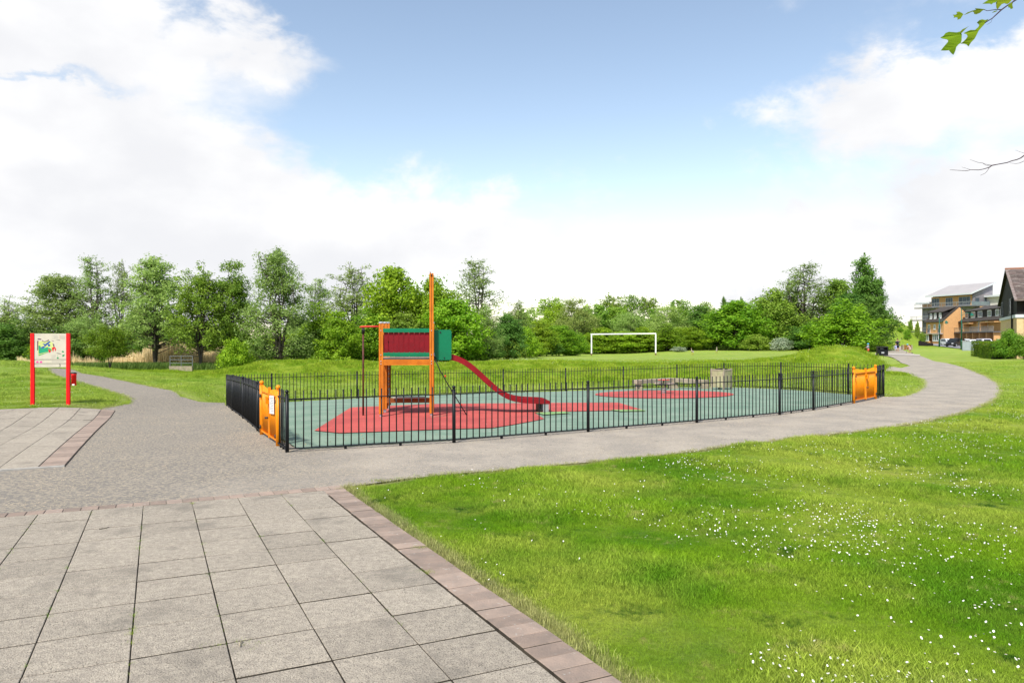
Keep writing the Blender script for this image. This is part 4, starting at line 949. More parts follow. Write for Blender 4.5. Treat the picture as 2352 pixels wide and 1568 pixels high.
for x in (2.0,6.0,9.5,13.0): window(hB, x+.8, .2, 1.6, 1.4, 2.6, 2, 1)
MB().box(6.4, 10.2, -1.3, 0, 3.9, 4.05).box(6.4, 6.55, -1.3, 0, 2.3, 3.9).build('balcony_divider', M_brick, hB)
MB().box(16.8, LB, -1.3, 0, 3.95, 4.1).box(16.8, 16.95, -1.3, 0, 2.3, 3.95).build('balcony_divider', M_brick, hB)
for k in range(6): railing_panel(hB, -2.5+k*(LB+2.5)/6+.05, -2.5+(k+1)*(LB+2.5)/6-.05, -1.4, 2.3, .95, M_oldwood if k < 3 else M_steel, 'balcony_railing', .5)
# (C) nearest house at the right edge: clad gable over buff brick
ca = Vector((47.9, 70.0)); cb = Vector((41.0, 58.0)); dC = (cb-ca).normalized(); LC = (cb-ca).length; zc = g(44, 62)-.1
hC = rframe('gabled_house', 'dark clad gable house over buff brick at the right edge behind the hedge', 'house', (ca.x, ca.y, zc), dC)
EC, RC_ = 5.05-zc, 7.78-zc; FB = 3.52-zc
MB().box(0, LC, 0, 11, -.4, FB).build('wall', M_brick2, hC)
MB().box(0, LC, 0, 11, FB+.002, EC).build('clad_wall', M_clad, hC)
MB().prism([(0,EC),(LC,EC),(LC/2,RC_-.12)], 0, 11, 'y').build('gable', M_clad, hC)
MB().box(-.02, LC+.08, -.10, 11, FB-.16, FB+.10).build('fascia_band', M_fascia, hC)
def slope_y(parent, xa, zA_, xb, zB, y0, y1, th, m, course=None, tm=None, name='roof'):
    o = MB().prism([(xa,zA_),(xb,zB),(xb,zB+th),(xa,zA_+th)], y0, y1, 'y').build(name, m, parent)
    if course:
        L_ = math.hypot(xb-xa, zB-zA_); n = int(L_/course); d = Vector((xb-xa, zB-zA_))/L_; nr = Vector((-d.y, d.x)); nr = nr if nr.y > 0 else -nr
        for k in range(n):
            a = Vector((xa, zA_+th))+d*(k*course); b = a+d*(course+.05)
            for yy in range(int(y0*2), int(y1*2)):
                if yy > 14: break
                MB().prism([(a.x+nr.x*.06, a.y+nr.y*.06),(b.x+nr.x*.004, b.y+nr.y*.004),(b.x-nr.x*.01, b.y-nr.y*.01),(a.x-nr.x*.01, a.y-nr.y*.01)], yy/2+.004, yy/2+.496, 'y').build('tile', tm or m, o)
    return o
slope_y(hC, LC+.7, EC-.35, LC/2, RC_, -.22, 11.3, .10, M_tile2, .36, M_tile2); slope_y(hC, -.5, EC-.25, LC/2, RC_, -.22, 11.3, .06, M_clad)
M_ridge = mat('ridge_tile', (.36,.16,.09)); MB().tube([(LC/2,-.22,RC_+.11),(LC/2,11.3,RC_+.11)], .10, 8).build('ridge', M_ridge, hC)
for x, w in ((1.4,1.5),(8.4,2.3)): window(hC, x, FB+.25, w, 1.35, 0, 2, 1, M_lead)
MB().box(3.6, 8.4, -.02, .0, -.3, 1.9).box(3.3, 8.8, -.12, -.02, 1.9, 2.15).build('recess', M_lead, hC)
MB().box(11.2, 11.35, -.16, -.03, 0, EC).build('downpipe', M_dark, hC)
# side wall facing the camera (local +x side): windows
sw = MB(); M2 = Matrix.Translation((LC, 0, 0))
for y in (1.4, 5.5):
    f = MB().box(LC, LC+.06, y, y+1.5, FB+.25, FB+1.55).build('window', M_lead, hC); MB().box(LC+.062, LC+.07, y+.1, y+1.4, FB+.35, FB+1.45).build('glass', M_glass, f)
MB().box(LC+.02, LC+.14, .5, .62, 0, EC).build('downpipe', M_dark, hC)
# (D) apartment block behind
ea = Vector((112.0, 195.0)); eb = Vector((116.0, 180.0)); dD = (eb-ea).normalized(); LD = (eb-ea).length; zd = .8
hD = rframe('apartment_block', 'grey clad and brick apartment block with big pale sloping roof and wrap balconies', 'apartment building', (ea.x, ea.y, zd), dD)
def hz_(v, d): return HC+(H-v)*d/F-zd
EDl = 12.0; WD = 7.4
core = MB().box(0, LD, 0, WD, -2, EDl-3.0).build('wall', M_greyclad, hD)
MB().box(2.8, LD, .25, WD, EDl-2.99, EDl-.3).build('penthouse_wall', M_brick, hD)
MB().prism([(.3,EDl-.31),(WD-.8,EDl-.31),(WD-.8,EDl+2.55)], 2.9, LD-.02, 'x').build('gable_wall', M_greyclad, hD)
MB().box(LD-.2, LD+.06, .2, WD, EDl-2.98, EDl-.32).build('side_cladding', M_greyclad, hD)
for k in range(9): MB().box(LD+.06, LD+.10, .25, WD, EDl-2.9+k*.28, EDl-2.9+k*.28+.25).build('plank', M_greyclad, hD)
slope(hD, 2.2, LD+.7, -1.0, EDl-.15, WD-.6, EDl+2.75, .30, M_zinc, 'roof'); 
MB().box(2.15, LD+.75, -1.12, -.95, EDl-.2, EDl+.17).build('fascia', M_fascia, hD)
MB().prism([(-1.1,EDl-.2),(WD-.5,EDl+2.75),(WD-.5,EDl+3.15),(-1.1,EDl+.2)], LD+.71, LD+.8, 'x').build('verge_board', M_fascia, hD)
MB().box(4.5, 9.8, -.06, -.005, EDl-4.9, EDl-3.05).box(LD-4.6, LD, -.05, -.004, EDl-7.5, EDl-6.2).build('brick_panel', M_brick, hD)
for x, w in ((3.0,2.4),(7.4,2.2),(11.4,3.4)): window(hD, x, EDl-2.8, w, 2.2, .25, 3, 1, M_cap)
for x, w in ((3.2,2.6),(10.6,3.0)): window(hD, x, EDl-6.0, w, 2.1, 0, 2, 1, M_lead)
for x, w in ((3.2,2.6),(10.6,3.0)): window(hD, x, EDl-9.0, w, 2.1, 0, 2, 1, M_lead)
for y in (.8, 3.6, 5.6):
    f = MB().box(LD+.10, LD+.17, y, y+1.3, EDl-2.5, EDl-1.0).build('window', M_lead, hD); MB().box(LD+.172, LD+.18, y+.1, y+1.2, EDl-2.4, EDl-1.1).build('glass', M_glass, f)
for z, x0, x1 in ((EDl-3.0,-1.2,LD+1.2),(EDl-6.3,-2.6,6.0),(EDl-9.4,-2.6,4.0),(EDl-12.4,-2.6,2.0)):
    MB().box(x0, x1, -1.5, 0, z-.22, z).build('balcony_slab', M_lead, hD)
    n = max(2, round((x1-x0)/2.2))
    for k in range(n): railing_panel(hD, x0+(x1-x0)*k/n+.04, x0+(x1-x0)*(k+1)/n-.04, -1.44, z, .98, M_steel, 'balcony_railing', .42)
    MB().box(x0, x1, -1.48, -1.40, z+1.0, z+1.06).build('handrail', M_steel, hD)
for k in range(3): MB().box(LD+1.14, LD+1.18, -1.4+k*2.8, 1.3+k*2.8, EDl-2.95, EDl-2.0).build('balcony_panel', M_bal, hD)
MB().box(LD, LD+1.2, 0, WD, EDl-3.22, EDl-3.0).build('balcony_slab', M_lead, hD)
MB().box(-.5, 2.78, .6, WD, EDl-3.0, EDl-1.9).build('wing_wall', M_brick, hD); MB().box(-1.6, 2.78, -.6, WD, EDl-1.88, EDl-1.45).build('wing_roof', M_fascia, hD)
MB().box(LD+.2, LD+9, WD-3, WD+8, -2, EDl-.9).build('annexe_wall', M_render, hD); MB().box(LD-.4, LD+9.4, WD-3.8, WD+8, EDl-.88, EDl-.4).build('annexe_roof', M_fascia, hD)
MB().box(LD+1.25, LD+1.6, 1.0, WD, EDl-6.5, EDl-3.25).build('brick_return', M_brick, hD)

# ------------------------------------------------------------------ car park, cars, lamps, cabinet, hedges
rd = [gp(u, v) for u, v in ((2128,792.5),(2150,795),(2175,798),(2196,800.5),(2230,803),(2285,806),(2352,805),(2360,797),(2352,791),(2250,789.6),(2160,789),(2132,790))]
sheet('car_park', rd, .06, M_road, 'grey asphalt car park in front of the terraced houses', 'car park', .03)
M_tyre = mat('tyre', (.015,.015,.016)); M_hub = mat('wheel_rim', (.4,.4,.42), rough=.3); M_cglass = mat('car_glass', (.012,.016,.02), rough=.06); M_tail = mat('tail_light', (.45,.01,.02), rough=.2); M_headl = mat('head_light', (.75,.75,.78), rough=.15)
def car(x, y, rz, col, label, kind='hatch', rough=.25):
    key = 'paint_%.2f_%.2f' % (col[0], col[2]); m = MATS.get(key) or mat(key, col, col, 3, rough)
    t = thing('parked_car', label, 'car', (x, y, g(x, y)+.06), rz, 'cars parked before the terrace')
    Lc, Wc, Hc = (4.1, 1.72, 1.48) if kind == 'hatch' else (4.6, 1.86, 1.68)
    prof = [(-Lc/2,.30),(-Lc/2-.0,.62),(-Lc/2+.06,.92),(-Lc/2+.45,Hc-.10),(-Lc/2+.85,Hc),(.35,Hc),(.62,Hc-.06),(1.28,.98),(Lc/2-.25,.80),(Lc/2,.60),(Lc/2,.30),(1.65,.26),(-1.6,.26)]
    n = len(prof); vs = []
    for s in (-1, 1):
        for px, pz in prof: vs.append((px, s*(Wc/2-max(0, pz-.9)*.30), pz))
    fs = [tuple(range(n)), tuple(reversed(range(n, 2*n)))]+[(i, i+n, (i+1) % n+n, (i+1) % n) for i in range(n)]
    MB().add(vs, fs).build('body', m, t)
    for s in (-1, 1):
        def wy(z): return s*(Wc/2-max(0, z-.9)*.30+.008)
        for xa, xb, xc, xd in ((-1.62,-1.38,-.35,-.35), (-.27,-.27,.50,1.02)):
            q = [(xa,.95),(xb,Hc-.14),(xc,Hc-.14),(xd,.95)]
            MB().add([(a, wy(b), b) for a, b in q]+[(a, wy(b)-s*.02, b) for a, b in q], [(0,1,2,3),(7,6,5,4),(0,4,5,1),(1,5,6,2),(2,6,7,3),(3,7,4,0)]).build('side_window', M_cglass, t)
        for wx in (-1.28, 1.30):
            w_ = MB().tube([(wx,s*(Wc/2-.20),.31),(wx,s*(Wc/2+.01),.31)], .31, 18).build('wheel', M_tyre, t); MB().tube([(wx,s*(Wc/2+.008),.31),(wx,s*(Wc/2+.02),.31)], .20, 12).build('rim', M_hub, w_)
        MB().box(-Lc/2-.015, -Lc/2+.1, s*Wc*.40-.11, s*Wc*.40+.11, .68, .90).build('tail_light', M_tail, t); MB().box(Lc/2-.25, Lc/2+.01, s*Wc*.38-.16, s*Wc*.38+.16, .60, .74).build('head_light', M_headl, t)
    e = .012
    MB().add([(-Lc/2+.10-e,-.6,1.0),(-Lc/2+.10-e,.6,1.0),(-Lc/2+.42-e,.55,Hc-.14),(-Lc/2+.42-e,-.55,Hc-.14),(-Lc/2+.13,-.6,1.0),(-Lc/2+.13,.6,1.0),(-Lc/2+.45,.55,Hc-.14),(-Lc/2+.45,-.55,Hc-.14)], [(0,1,2,3),(7,6,5,4),(0,4,5,1),(1,5,6,2),(2,6,7,3),(3,7,4,0)]).build('rear_window', M_cglass, t)
    MB().add([(.70,-.60,Hc-.12),(.70,.60,Hc-.12),(1.25,.68,1.01),(1.25,-.68,1.01),(.66,-.6,Hc-.14),(.66,.6,Hc-.14),(1.20,.68,.98),(1.20,-.68,.98)], [(0,1,2,3),(7,6,5,4),(0,4,5,1),(1,5,6,2),(2,6,7,3),(3,7,4,0)]).build('windscreen', M_cglass, t)
    MB().box(-Lc/2-.02, -Lc/2+.05, -.26, .26, .50, .61).build('number_plate', M_white, t)
    t.scale = (.88, .88, .88); return t
def carpos(u, d): return (u-CX)/F*d
for u, d, rz, col, label, kd in ((2177,134,-100,(.55,.56,.57),'silver hatchback parked against the gable wall of the end house','hatch'),
        (2194,124,-150,(.012,.012,.014),'black car parked in front of the silver hatchback','suv'),
        (2217,128,60,(.62,.63,.64),'pale silver car partly hidden by the near street lamp','hatch'),
        (2231,121,75,(.72,.73,.74),'white car parked behind the grey cabinet','hatch'),
        (2256,117,80,(.50,.48,.52),'silver-grey people carrier with red tail lights above the hedge','suv'),
        (2306,108,95,(.75,.76,.77),'white car seen over the clipped hedge near the gabled house','suv')):
    car(carpos(u, d), d, R(rz), col, label, kd)
def lamp(u, d, vtop, side, label, hd):
    p = gd(u, d); top = HC-(vtop-H)*d/F-p.z; t = thing('street_lamp', label, 'street lamp', p, 0, 'green street lamps by the car park')
    MB().tube([(0,0,-.1),(0,0,1.25),(0,0,1.3),(0,0,1.36)], [.13,.13,.16,.09], 12).build('base', M_lampg, t)
    MB().tube([(0,0,1.3),(0,0,top)], [.075,.05], 10).build('pole', M_lampg, t); MB().ball((0,0,top+.05), .09, 8, 6).build('finial', M_lampg, t)
    x = side*hd; z = top-.5
    MB().tube([(0,0,z-.35),(x*.5,0,z+.08),(x,0,z)], .028, 6).tube([(0,0,z),(x,0,z)], .02, 6).build('arm', M_lampg, t)
    l = MB().tube([(x,0,z-.02),(x,0,z-.20),(x,0,z-.38)], [.06,.20,.34], 14).build('lantern', M_lampg, t); MB().ball((x,0,z-.42), .20, 10, 6, sc=(1,1,.9)).build('bowl', mat('lamp_bowl', (.5,.55,.52), rough=.2) if 'lamp_bowl' not in MATS else MATS['lamp_bowl'], l)
lamp(2157.5, 126, 730, 1, 'slim green street lamp before the end house, the farther one', 1.25)
lamp(2208.5, 103, 711, 1, 'tall green street lamp beside the grey cabinet, the nearer one', 1.5)
cp = gd(2225.5, 95)
cab = thing('utility_cabinet', 'grey steel utility cabinet standing between the lamp and the hedge', 'cabinet', cp, R(-24))
M_cab = mat('cabinet_grey', (.30,.34,.37), (.26,.30,.33), 2, .6)
MB().box(-.78,.78,-.3,.3,-.1,1.22).build('body', M_cab, cab); MB().box(-.82,.82,-.34,.34,1.222,1.27).build('lid', M_fascia, cab)
for s in (-1, 1): MB().box(s*.39-.36, s*.39+.36, -.318, -.302, .08, 1.16).build('door', M_cab, cab)
gp2 = gd(2243, 96); gs = thing('metal_gate', 'short black railed gate between the grey cabinet and the hedge', 'gate', gp2, R(-20))
for k in range(7): MB().tube([(-.45+k*.15,0,0),(-.45+k*.15,0,1.15)], .02, 6).build('bar', M_black, gs)
for z in (.15, 1.05): MB().box(-.47,.47,-.02,.02,z-.02,z+.02).build('rail', M_black, gs)
lf = thing('low_dark_fence', 'low dark timber fence sloping down beside the end house', 'fence', gd(2117, 132))
for k in range(5): o = MB().box(-.6+k*.55, -.08+k*.55, -.04, .04, -.3, .95-k*.12).build('fence_board', M_clad, lf)
# ------------------------------------------------------------------ foliage
rng = np.random.default_rng(11)
L_olive = leafmat('olive_green_leaves', (.10,.19,.006), (.20,.29,.012))
def leaf_mesh(name, C, Nn, size, tint, m, asp=.55):
    n = len(C); Nn = Nn/np.maximum(np.linalg.norm(Nn, axis=1, keepdims=True), 1e-6)
    a = rng.normal(size=(n, 3)); t = np.cross(Nn, a); t /= np.maximum(np.linalg.norm(t, axis=1, keepdims=True), 1e-6); b = np.cross(Nn, t)
    s = size[:, None]; V = np.stack([C-t*s, C+b*s*asp-t*s*.1, C+t*s, C-b*s*asp-t*s*.1], 1).reshape(-1, 3)
    me = fastmesh(name, V, np.arange(4*n).reshape(n, 4), m); at = me.attributes.new('tint', 'FLOAT', 'FACE')
    k = min(len(at.data), n); arr = np.zeros(len(at.data), np.float32); arr[:k] = tint[:k]; at.data.foreach_set('value', arr); return me
def gen_tree(kind, seed):
    r = np.random.default_rng(seed); K = dict(
      airy=dict(h=8.5, w=2.1, stems=6, nb=230, n=17500, leaf=.085, rc=.34, clear=.17, prof=lambda t: .35+.75*np.sin(np.pi*min(1, t*.95+.12))**.8, up=.85, spread=.55, tops=(.72, 1.0), shell=0, asp=.42),
      sparse=dict(h=8.5, w=2.1, stems=6, nb=170, n=6800, leaf=.075, rc=.26, clear=.16, prof=lambda t: .5+.6*np.sin(np.pi*min(1, t*.9+.1))-.25*t, up=1.1, spread=.6, tops=(.72, 1.0), shell=0, asp=.4),
      willow=dict(h=9, w=2.9, stems=6, nb=230, n=17000, leaf=.09, rc=.36, clear=.03, prof=lambda t: 1.05*(1-t)**.62*min(1, .55+t*2.5), up=.75, spread=.5, tops=(.72, 1.0), shell=0, asp=.36),
      dense=dict(h=6.5, w=2.4, stems=4, nb=130, n=15000, leaf=.105, rc=.46, clear=.04, prof=lambda t: .25+.80*np.sin(np.pi*min(1, t*.82+.22))**.75, up=.35, spread=.6, tops=(.7, 1.0), shell=1, asp=.6),
      poplar=dict(h=11, w=1.5, stems=5, nb=160, n=14000, leaf=.11, rc=.42, clear=.04, prof=lambda t: .15+.85*np.sin(np.pi*min(1, t*.75+.24)), up=1.3, spread=.5, tops=(.62, 1.0), shell=1, asp=.6),
      dome=dict(h=6, w=2.4, stems=4, nb=130, n=13000, leaf=.085, rc=.42, clear=.05, prof=lambda t: .3+.75*np.sin(np.pi*min(1, t*.8+.2))**.7, up=.4, spread=.6, tops=(.8, 1.0), shell=0, asp=.4),
      bush=dict(h=3, w=1.8, stems=6, nb=70, n=7000, leaf=.085, rc=.36, clear=.0, prof=lambda t: .95*np.cos(np.pi*.5*max(0, t-.15)/.95)**.6, up=.5, spread=.7, tops=(.6, 1.0), shell=1, asp=.6),
      small=dict(h=4, w=2.1, stems=4, nb=120, n=12000, leaf=.07, rc=.34, clear=.34, prof=lambda t: .1+.95*np.sin(np.pi*min(1, max(0, t-.25)*1.05+.18))**.8, up=.3, spread=.5, tops=(.75, 1.0), shell=1, asp=.5),
      plane=dict(h=8, w=1.9, stems=4, nb=70, n=2300, leaf=.11, rc=.46, clear=.55, prof=lambda t: .1+.95*np.sin(np.pi*min(1, (t-.45)*1.5+.1)) if t > .45 else .1, up=.5, spread=.5, tops=(.8, 1.0), shell=0, asp=.6))[kind]
    h, w = K['h'], K['w']; stems = []; mb = MB(); clumps = []
    for k in range(K['stems']):
        az = 2*math.pi*(k+r.random()*.7)/K['stems']; tr = w*K['spread']*r.uniform(.2, 1) if k else w*.1; ht = h*r.uniform(*K['tops']) if k else h
        pts = []; 
        for t in np.linspace(0, 1, 8): 
            bend = t**1.3; pts.append(Vector((math.cos(az)*tr*bend+r.normal()*.06*w*t, math.sin(az)*tr*bend+r.normal()*.06*w*t, ht*t-.1*(t == 0))))
        stems.append(pts); r0 = .022*h*(.55 if K['stems'] > 3 else .7)*r.uniform(.7, 1.1); mb.tube(pts, [max(.012, r0*(1-t*.93)) for t in np.linspace(0, 1, 8)], 7, caps=False)
        for q in range(4): clumps.append((pts[-1]*(1-q*.05)+Vector(r.normal(size=3)*.1), .55+.12*q))
    for b in range(K['nb']):
        pts = stems[r.integers(len(stems))]; t = K['clear']+(.97-K['clear'])*r.random()**.8; f = t*7; i = min(6, int(f)); s = pts[i].lerp(pts[i+1], f-i)
        az = r.random()*2*math.pi; L_ = w*K['prof'](t)*r.uniform(.35, 1.05); tgt = Vector((math.cos(az)*L_, math.sin(az)*L_, 0)); d = tgt-Vector((s.x, s.y, 0))*.8
        rise = d.length*K['up']*r.uniform(.3, .9)*(1-.4*t); e = s+Vector((d.x, d.y, rise)); 
        if e.z > h*.99: e.z = h*.99-r.random()*.3
        m1 = s.lerp(e, .5)+Vector((0, 0, -.08*d.length)); mb.tube([s, m1, e], [.008*h*(1-t*.7)*.6, .004*h*.6, .006], 4, caps=False)
        clumps.append((e, 1.0)); clumps.append((m1.lerp(e, .5)+Vector(r.normal(size=3)*.15), .8))
        if L_ > .6*w and K['shell']: clumps.append((m1, .7))
    CC = np.array([tuple(c[0]) for c in clumps]); CR = np.array([c[1] for c in clumps])*K['rc']*r.uniform(.7, 1.35, len(clumps)); n = K['n']
    wgt = CR**2; idx = r.choice(len(clumps), n, p=wgt/wgt.sum()); off = r.normal(size=(n, 3)); off /= np.linalg.norm(off, axis=1, keepdims=True)
    rad = r.random(n)**(.35 if K['shell'] else .6); rad = rad*(1+.35*np.abs(r.normal(size=n)))
    C = CC[idx]+off*(rad*CR[idx])[:, None]*np.array([1, 1, .8 if kind != 'willow' else 1.1]); C[:, 2] = np.maximum(C[:, 2], .05)
    if kind == 'small': k_ = C[:, 2] > h*.30; C, off, idx = C[k_], off[k_], idx[k_]; n = len(C)
    out = C.copy(); out[:, 2] = 0; out /= np.maximum(np.linalg.norm(out, axis=1, keepdims=True), .3)
    Nn = off*(.8 if K['shell'] else .35)+out*.25+np.array([0, 0, .45])+r.normal(size=(n, 3))*.55
    ct = r.random(len(clumps)); tint = np.clip(ct[idx]*.55+r.random(n)*.45, 0, 1)
    return mb.mesh('trunk', M_bark), (C, Nn, K['leaf']*r.uniform(.6, 1.35, n), tint, K['asp']), h, w
TREE = {}
def tree_proto(kind, var, lm):
    k = (kind, var)
    if k not in TREE: TREE[k] = gen_tree(kind, {'airy':100,'willow':200,'dense':300,'poplar':400,'dome':500,'bush':600,'plane':700,'small':800,'sparse':900}[kind]+var)
    tm, L_, h, w = TREE[k]; k2 = (kind, var, lm.name)
    if k2 not in TREE: TREE[k2] = leaf_mesh('crown', L_[0], L_[1], L_[2], L_[3], lm, L_[4])
    return tm, TREE[k2], h, w
NTREE = [0]
NAMEK = dict(airy='airy_tree', sparse='airy_tree', willow='willow_tree', dense='broadleaf_tree', poplar='poplar_tree', dome='silver_tree', bush='bush', small='small_tree', plane='thin_crowned_tree')
def tree(kind, var, lm, u, top, wpx, d, label, group=None, name=None, base=0.0):
    tm, cm, h, w = tree_proto(kind, var, lm); p = gd(u, d); hh = max(.5, HC-(top-H)*d/F-p.z); sxy = wpx*(1.34 if kind in ('airy', 'sparse') else 1.22 if kind in ('dense', 'dome', 'willow') else 1.0)/F*d/(2*w*.93)
    t = thing(name or NAMEK[kind], label, 'bush' if kind == 'bush' else 'tree', (p.x, p.y, p.z+base), NTREE[0]*2.4, group); NTREE[0] += 1
    for nm, me in (('trunk', tm), ('crown', cm)): o = obj(nm, me, t); o.scale = (sxy, sxy, hh/h)
    return t
GL, GM, GR_ = 'trees at the left beyond the path', 'trees beyond the field', 'trees on the right behind the mound'
X = [ # kind, variant, leaves, column, top row, width, distance, label, group
 ('sparse',0,L_airy,16,676,92,60,'small loose grey-green tree cut by the left edge of the photo',GL),
 ('dense',0,L_dark,70,722,110,57,'low dark green tree just left of the map sign',GL),
 ('dense',1,L_dark,0,745,110,52,'dark tree at the far left edge above the left mound',GL),
 ('airy',1,L_airy,138,630,118,55,'airy tree whose crown rises straight above the map sign',GL),
 ('sparse',2,L_airy,214,590,92,54,'tall thin see-through tree right of the map sign, left of two',GL),
 ('sparse',3,L_airy,279,597,62,56,'narrow tall see-through tree between the map sign tree and the big stemmed one',GL),
 ('airy',4,L_airy,357,592,112,47,'big airy tree with several dark stems in front of the reeds',GL),
 ('small',0,L_olive,252,749,98,42,'small round yellow-green tree with a forked pale trunk by the path',GL),
 ('airy',5,L_mid,462,610,96,46,'dark multi-topped airy tree overhanging the reeds, its left half',GL),
 ('airy',0,L_mid,532,598,88,47,'dark multi-topped airy tree above the left fence corner',GL),
 ('dense',0,L_dark,142,752,96,50,'dark shrubby tree directly behind the map sign',GL),
 ('dome',0,L_airy,196,718,90,51,'grey-green dome tree between the sign and the small round tree',GL),
 ('dense',1,L_dark,300,748,70,63,'dark low tree between the round tree and the stemmed tree',GL),
 ('dense',2,L_dark,418,752,80,63,'dark low tree above the steel hurdle',GL),
 ('dense',3,L_dark,516,752,80,63,'dark low tree below the multi-topped pair',GL),
 ('bush',0,L_bright,541,778,78,43,'bright yellow-green bush at the left end of the bank',GL),
 ('willow',0,L_airy,642,572,160,45,'large pale willow with two spires left of the play tower',GL),
 ('sparse',1,L_airy,728,638,80,53,'slim grey-green tree just right of the large two-spired willow',GL),
 ('dense',0,L_bright,732,700,100,50,'mid-height bright tree behind the young maple',GL),
 ('dense',1,L_bright,781,716,84,43.5,'young yellow-green maple standing on the bank crest left of the tower',GL),
 ('sparse',3,L_airy,812,604,108,51,'airy spired tree rising left of the orange tower posts',GL),
 ('dense',2,L_bright,905,616,118,47.5,'big bright broadleaf tree behind the tower, the left and tallest one',GL),
 ('dense',3,L_bright,992,640,124,48,'big bright broadleaf tree directly behind the tall orange post',GL),
 ('dense',0,L_bright,850,712,96,46,'bright leafy tree above the fireman pole',GL),
 ('dense',1,L_mid,935,720,104,45,'green tree filling behind the red and green tower panels',GL),
 ('sparse',2,L_airy,1095,598,108,52,'tall airy silver tree right of the tall orange post',GL),
 ('dense',2,L_bright,1042,688,116,45,'leafy tree behind the green slide panel',GL),
 ('willow',1,L_airy,1118,700,80,47,'low grey willow at the foot of the tall airy silver tree',GL),
 ('dense',3,L_dark,1168,722,66,50,'dark green tree behind the middle of the slide',GL),
 ('sparse',4,L_airy,1186,688,66,56,'thin grey tree behind the end of the slide',GL),
 ('bush',1,L_bright,1206,752,66,54,'leafy bush at the near end of the tree line by the slide',GM),
 ('plane',0,L_mid,1262,683,84,112,'thin leafy crown above the bright bushes left of the goal',GM),
 ('dome',1,L_dome,1322,688,92,98,'pale silver-green dome tree left of the goal top corner',GM),
 ('dense',0,L_mid,1228,710,62,92,'mid-green tree left of the pale dome tree',GM),
 ('dense',1,L_bright,1240,738,72,74,'bright bush-like tree at the left foot of the tree line',GM),
 ('dense',2,L_bright,1284,748,72,78,'bright tree below the pale dome tree',GM),
 ('bush',0,L_bright,1322,768,64,80,'round bright bush beside the left upright of the goal',GM),
 ('dense',3,L_bright,1276,700,66,104,'leafy tree top left of the pale dome tree',GM),
 ('plane',1,L_mid,1400,676,76,118,'thin see-through crown above the left half of the goal',GM),
 ('plane',2,L_mid,1447,678,72,118,'thin see-through crown above the middle of the goal',GM),
 ('plane',0,L_mid,1492,682,62,119,'thin see-through crown above the right upright of the goal',GM),
 ('plane',1,L_mid,1563,686,70,117,'loose thin crown right of the goal against the sky',GM),
 ('plane',2,L_mid,1618,694,58,118,'thin crown between the two groups of poplar tips',GM),
 ('dense',1,L_mid,1374,702,72,110,'green tree behind the left upright of the goal',GM),
 ('dense',2,L_mid,1415,706,78,112,'mid-green tree behind the left of the crossbar',GM),
 ('dome',0,L_dome,1450,712,80,103,'pale dome tree seen above the crossbar middle',GM),
 ('dome',1,L_dome,1530,704,88,104,'broad pale dome tree right of the goal',GM),
 ('dense',0,L_mid,1492,712,76,110,'mid-green tree behind the right end of the crossbar',GM),
 ('dense',3,L_mid,1576,714,74,108,'dark leafy tree left of the large bright round one',GM),
 ('dense',1,L_bright,1378,754,84,95,'leafy tree inside the goal frame, far left',GM),
 ('dense',2,L_bright,1430,762,80,96,'low leafy tree inside the goal frame, middle',GM),
 ('dense',3,L_bright,1478,752,76,97,'leafy tree inside the goal frame, right',GM),
 ('dense',0,L_bright,1532,746,80,96,'bright tree just right of the goal',GM),
 ('dense',2,L_bright,1582,752,70,98,'bright low tree two widths right of the goal',GM),
 ('poplar',0,L_dark,1662,681,16,135,'dark pointed poplar tip, the left one above the round trees',GM),
 ('poplar',1,L_dark,1682,690,14,135,'dark pointed poplar tip, the middle one above the round trees',GM),
 ('poplar',0,L_dark,1703,682,13,135,'dark pointed poplar tip, the right one above the round trees',GM),
 ('poplar',1,L_dark,1545,690,14,135,'dark pointed poplar tip right of the goal',GM),
 ('dense',1,L_dark,1615,704,92,105,'dark bluish-green round tree left of the large bright one',GR_),
 ('dense',2,L_bright,1690,692,120,99,'large bright round tree in the middle of the right tree line',GR_),
 ('dense',3,L_mid,1776,666,100,103,'tall mid-green tree behind the blossoming hawthorn',GR_),
 ('dense',1,L_mid,1652,722,60,101,'mid-green tree tucked left of the large bright round tree',GR_),
 ('sparse',2,L_airy,1846,606,112,104,'tall airy grey tree rising above the right tree line',GR_),
 ('dense',0,L_mid,1808,652,70,106,'green crown left of the tall airy grey tree',GR_),
 ('dense',2,L_mid,1924,644,92,106,'tall green tree between the airy grey tree and the poplar',GR_),
 ('dense',0,L_bright,1936,690,128,88,'bright spreading tree right behind the grassy mound',GR_),
 ('dense',3,L_dark,1862,742,90,96,'dark low tree left of the bright spreading tree',GR_),
 ('poplar',2,L_dark,1982,585,64,99,'tallest dark poplar at the right end of the tree line',GR_),
 ('poplar',0,L_dark,2018,638,46,97,'shorter dark poplar at the outer right end of the tree line',GR_),
 ('dense',1,L_dark,2006,684,82,93,'dark bluish tree beneath the two big poplars by the path',GR_),
 ('dense',2,L_dark,1955,676,80,98,'dark tree below the tallest poplar',GR_),
 ('bush',1,L_white,1794,776,50,91,'hawthorn bush covered in white blossom',GR_),
 ('bush',0,L_white,1560,796,36,90,'low white-flowering bush right of the goal',GM),
 ('bush',1,L_mid,1740,768,70,93,'green bush left of the blossoming hawthorn',GR_),
 ('bush',0,L_mid,2119,762,15,150,'dark green shrub against the end house',None),
 ('bush',1,L_bright,2084,757,18,150,'round green bush halfway up the hill',None),
 ('bush',0,L_bright,2068,752,15,165,'small bush on the left shoulder of the hill',None),
 ('bush',1,L_mid,2107,738,12,185,'bush on the skyline of the hill, the right one',None),
 ('bush',0,L_mid,2091,733,12,195,'bush on the skyline of the hill, the middle one',None),
 ('bush',1,L_airy,2060,742,12,190,'bush on the skyline of the hill, the left one',None),
]
for a in X: tree(*a)
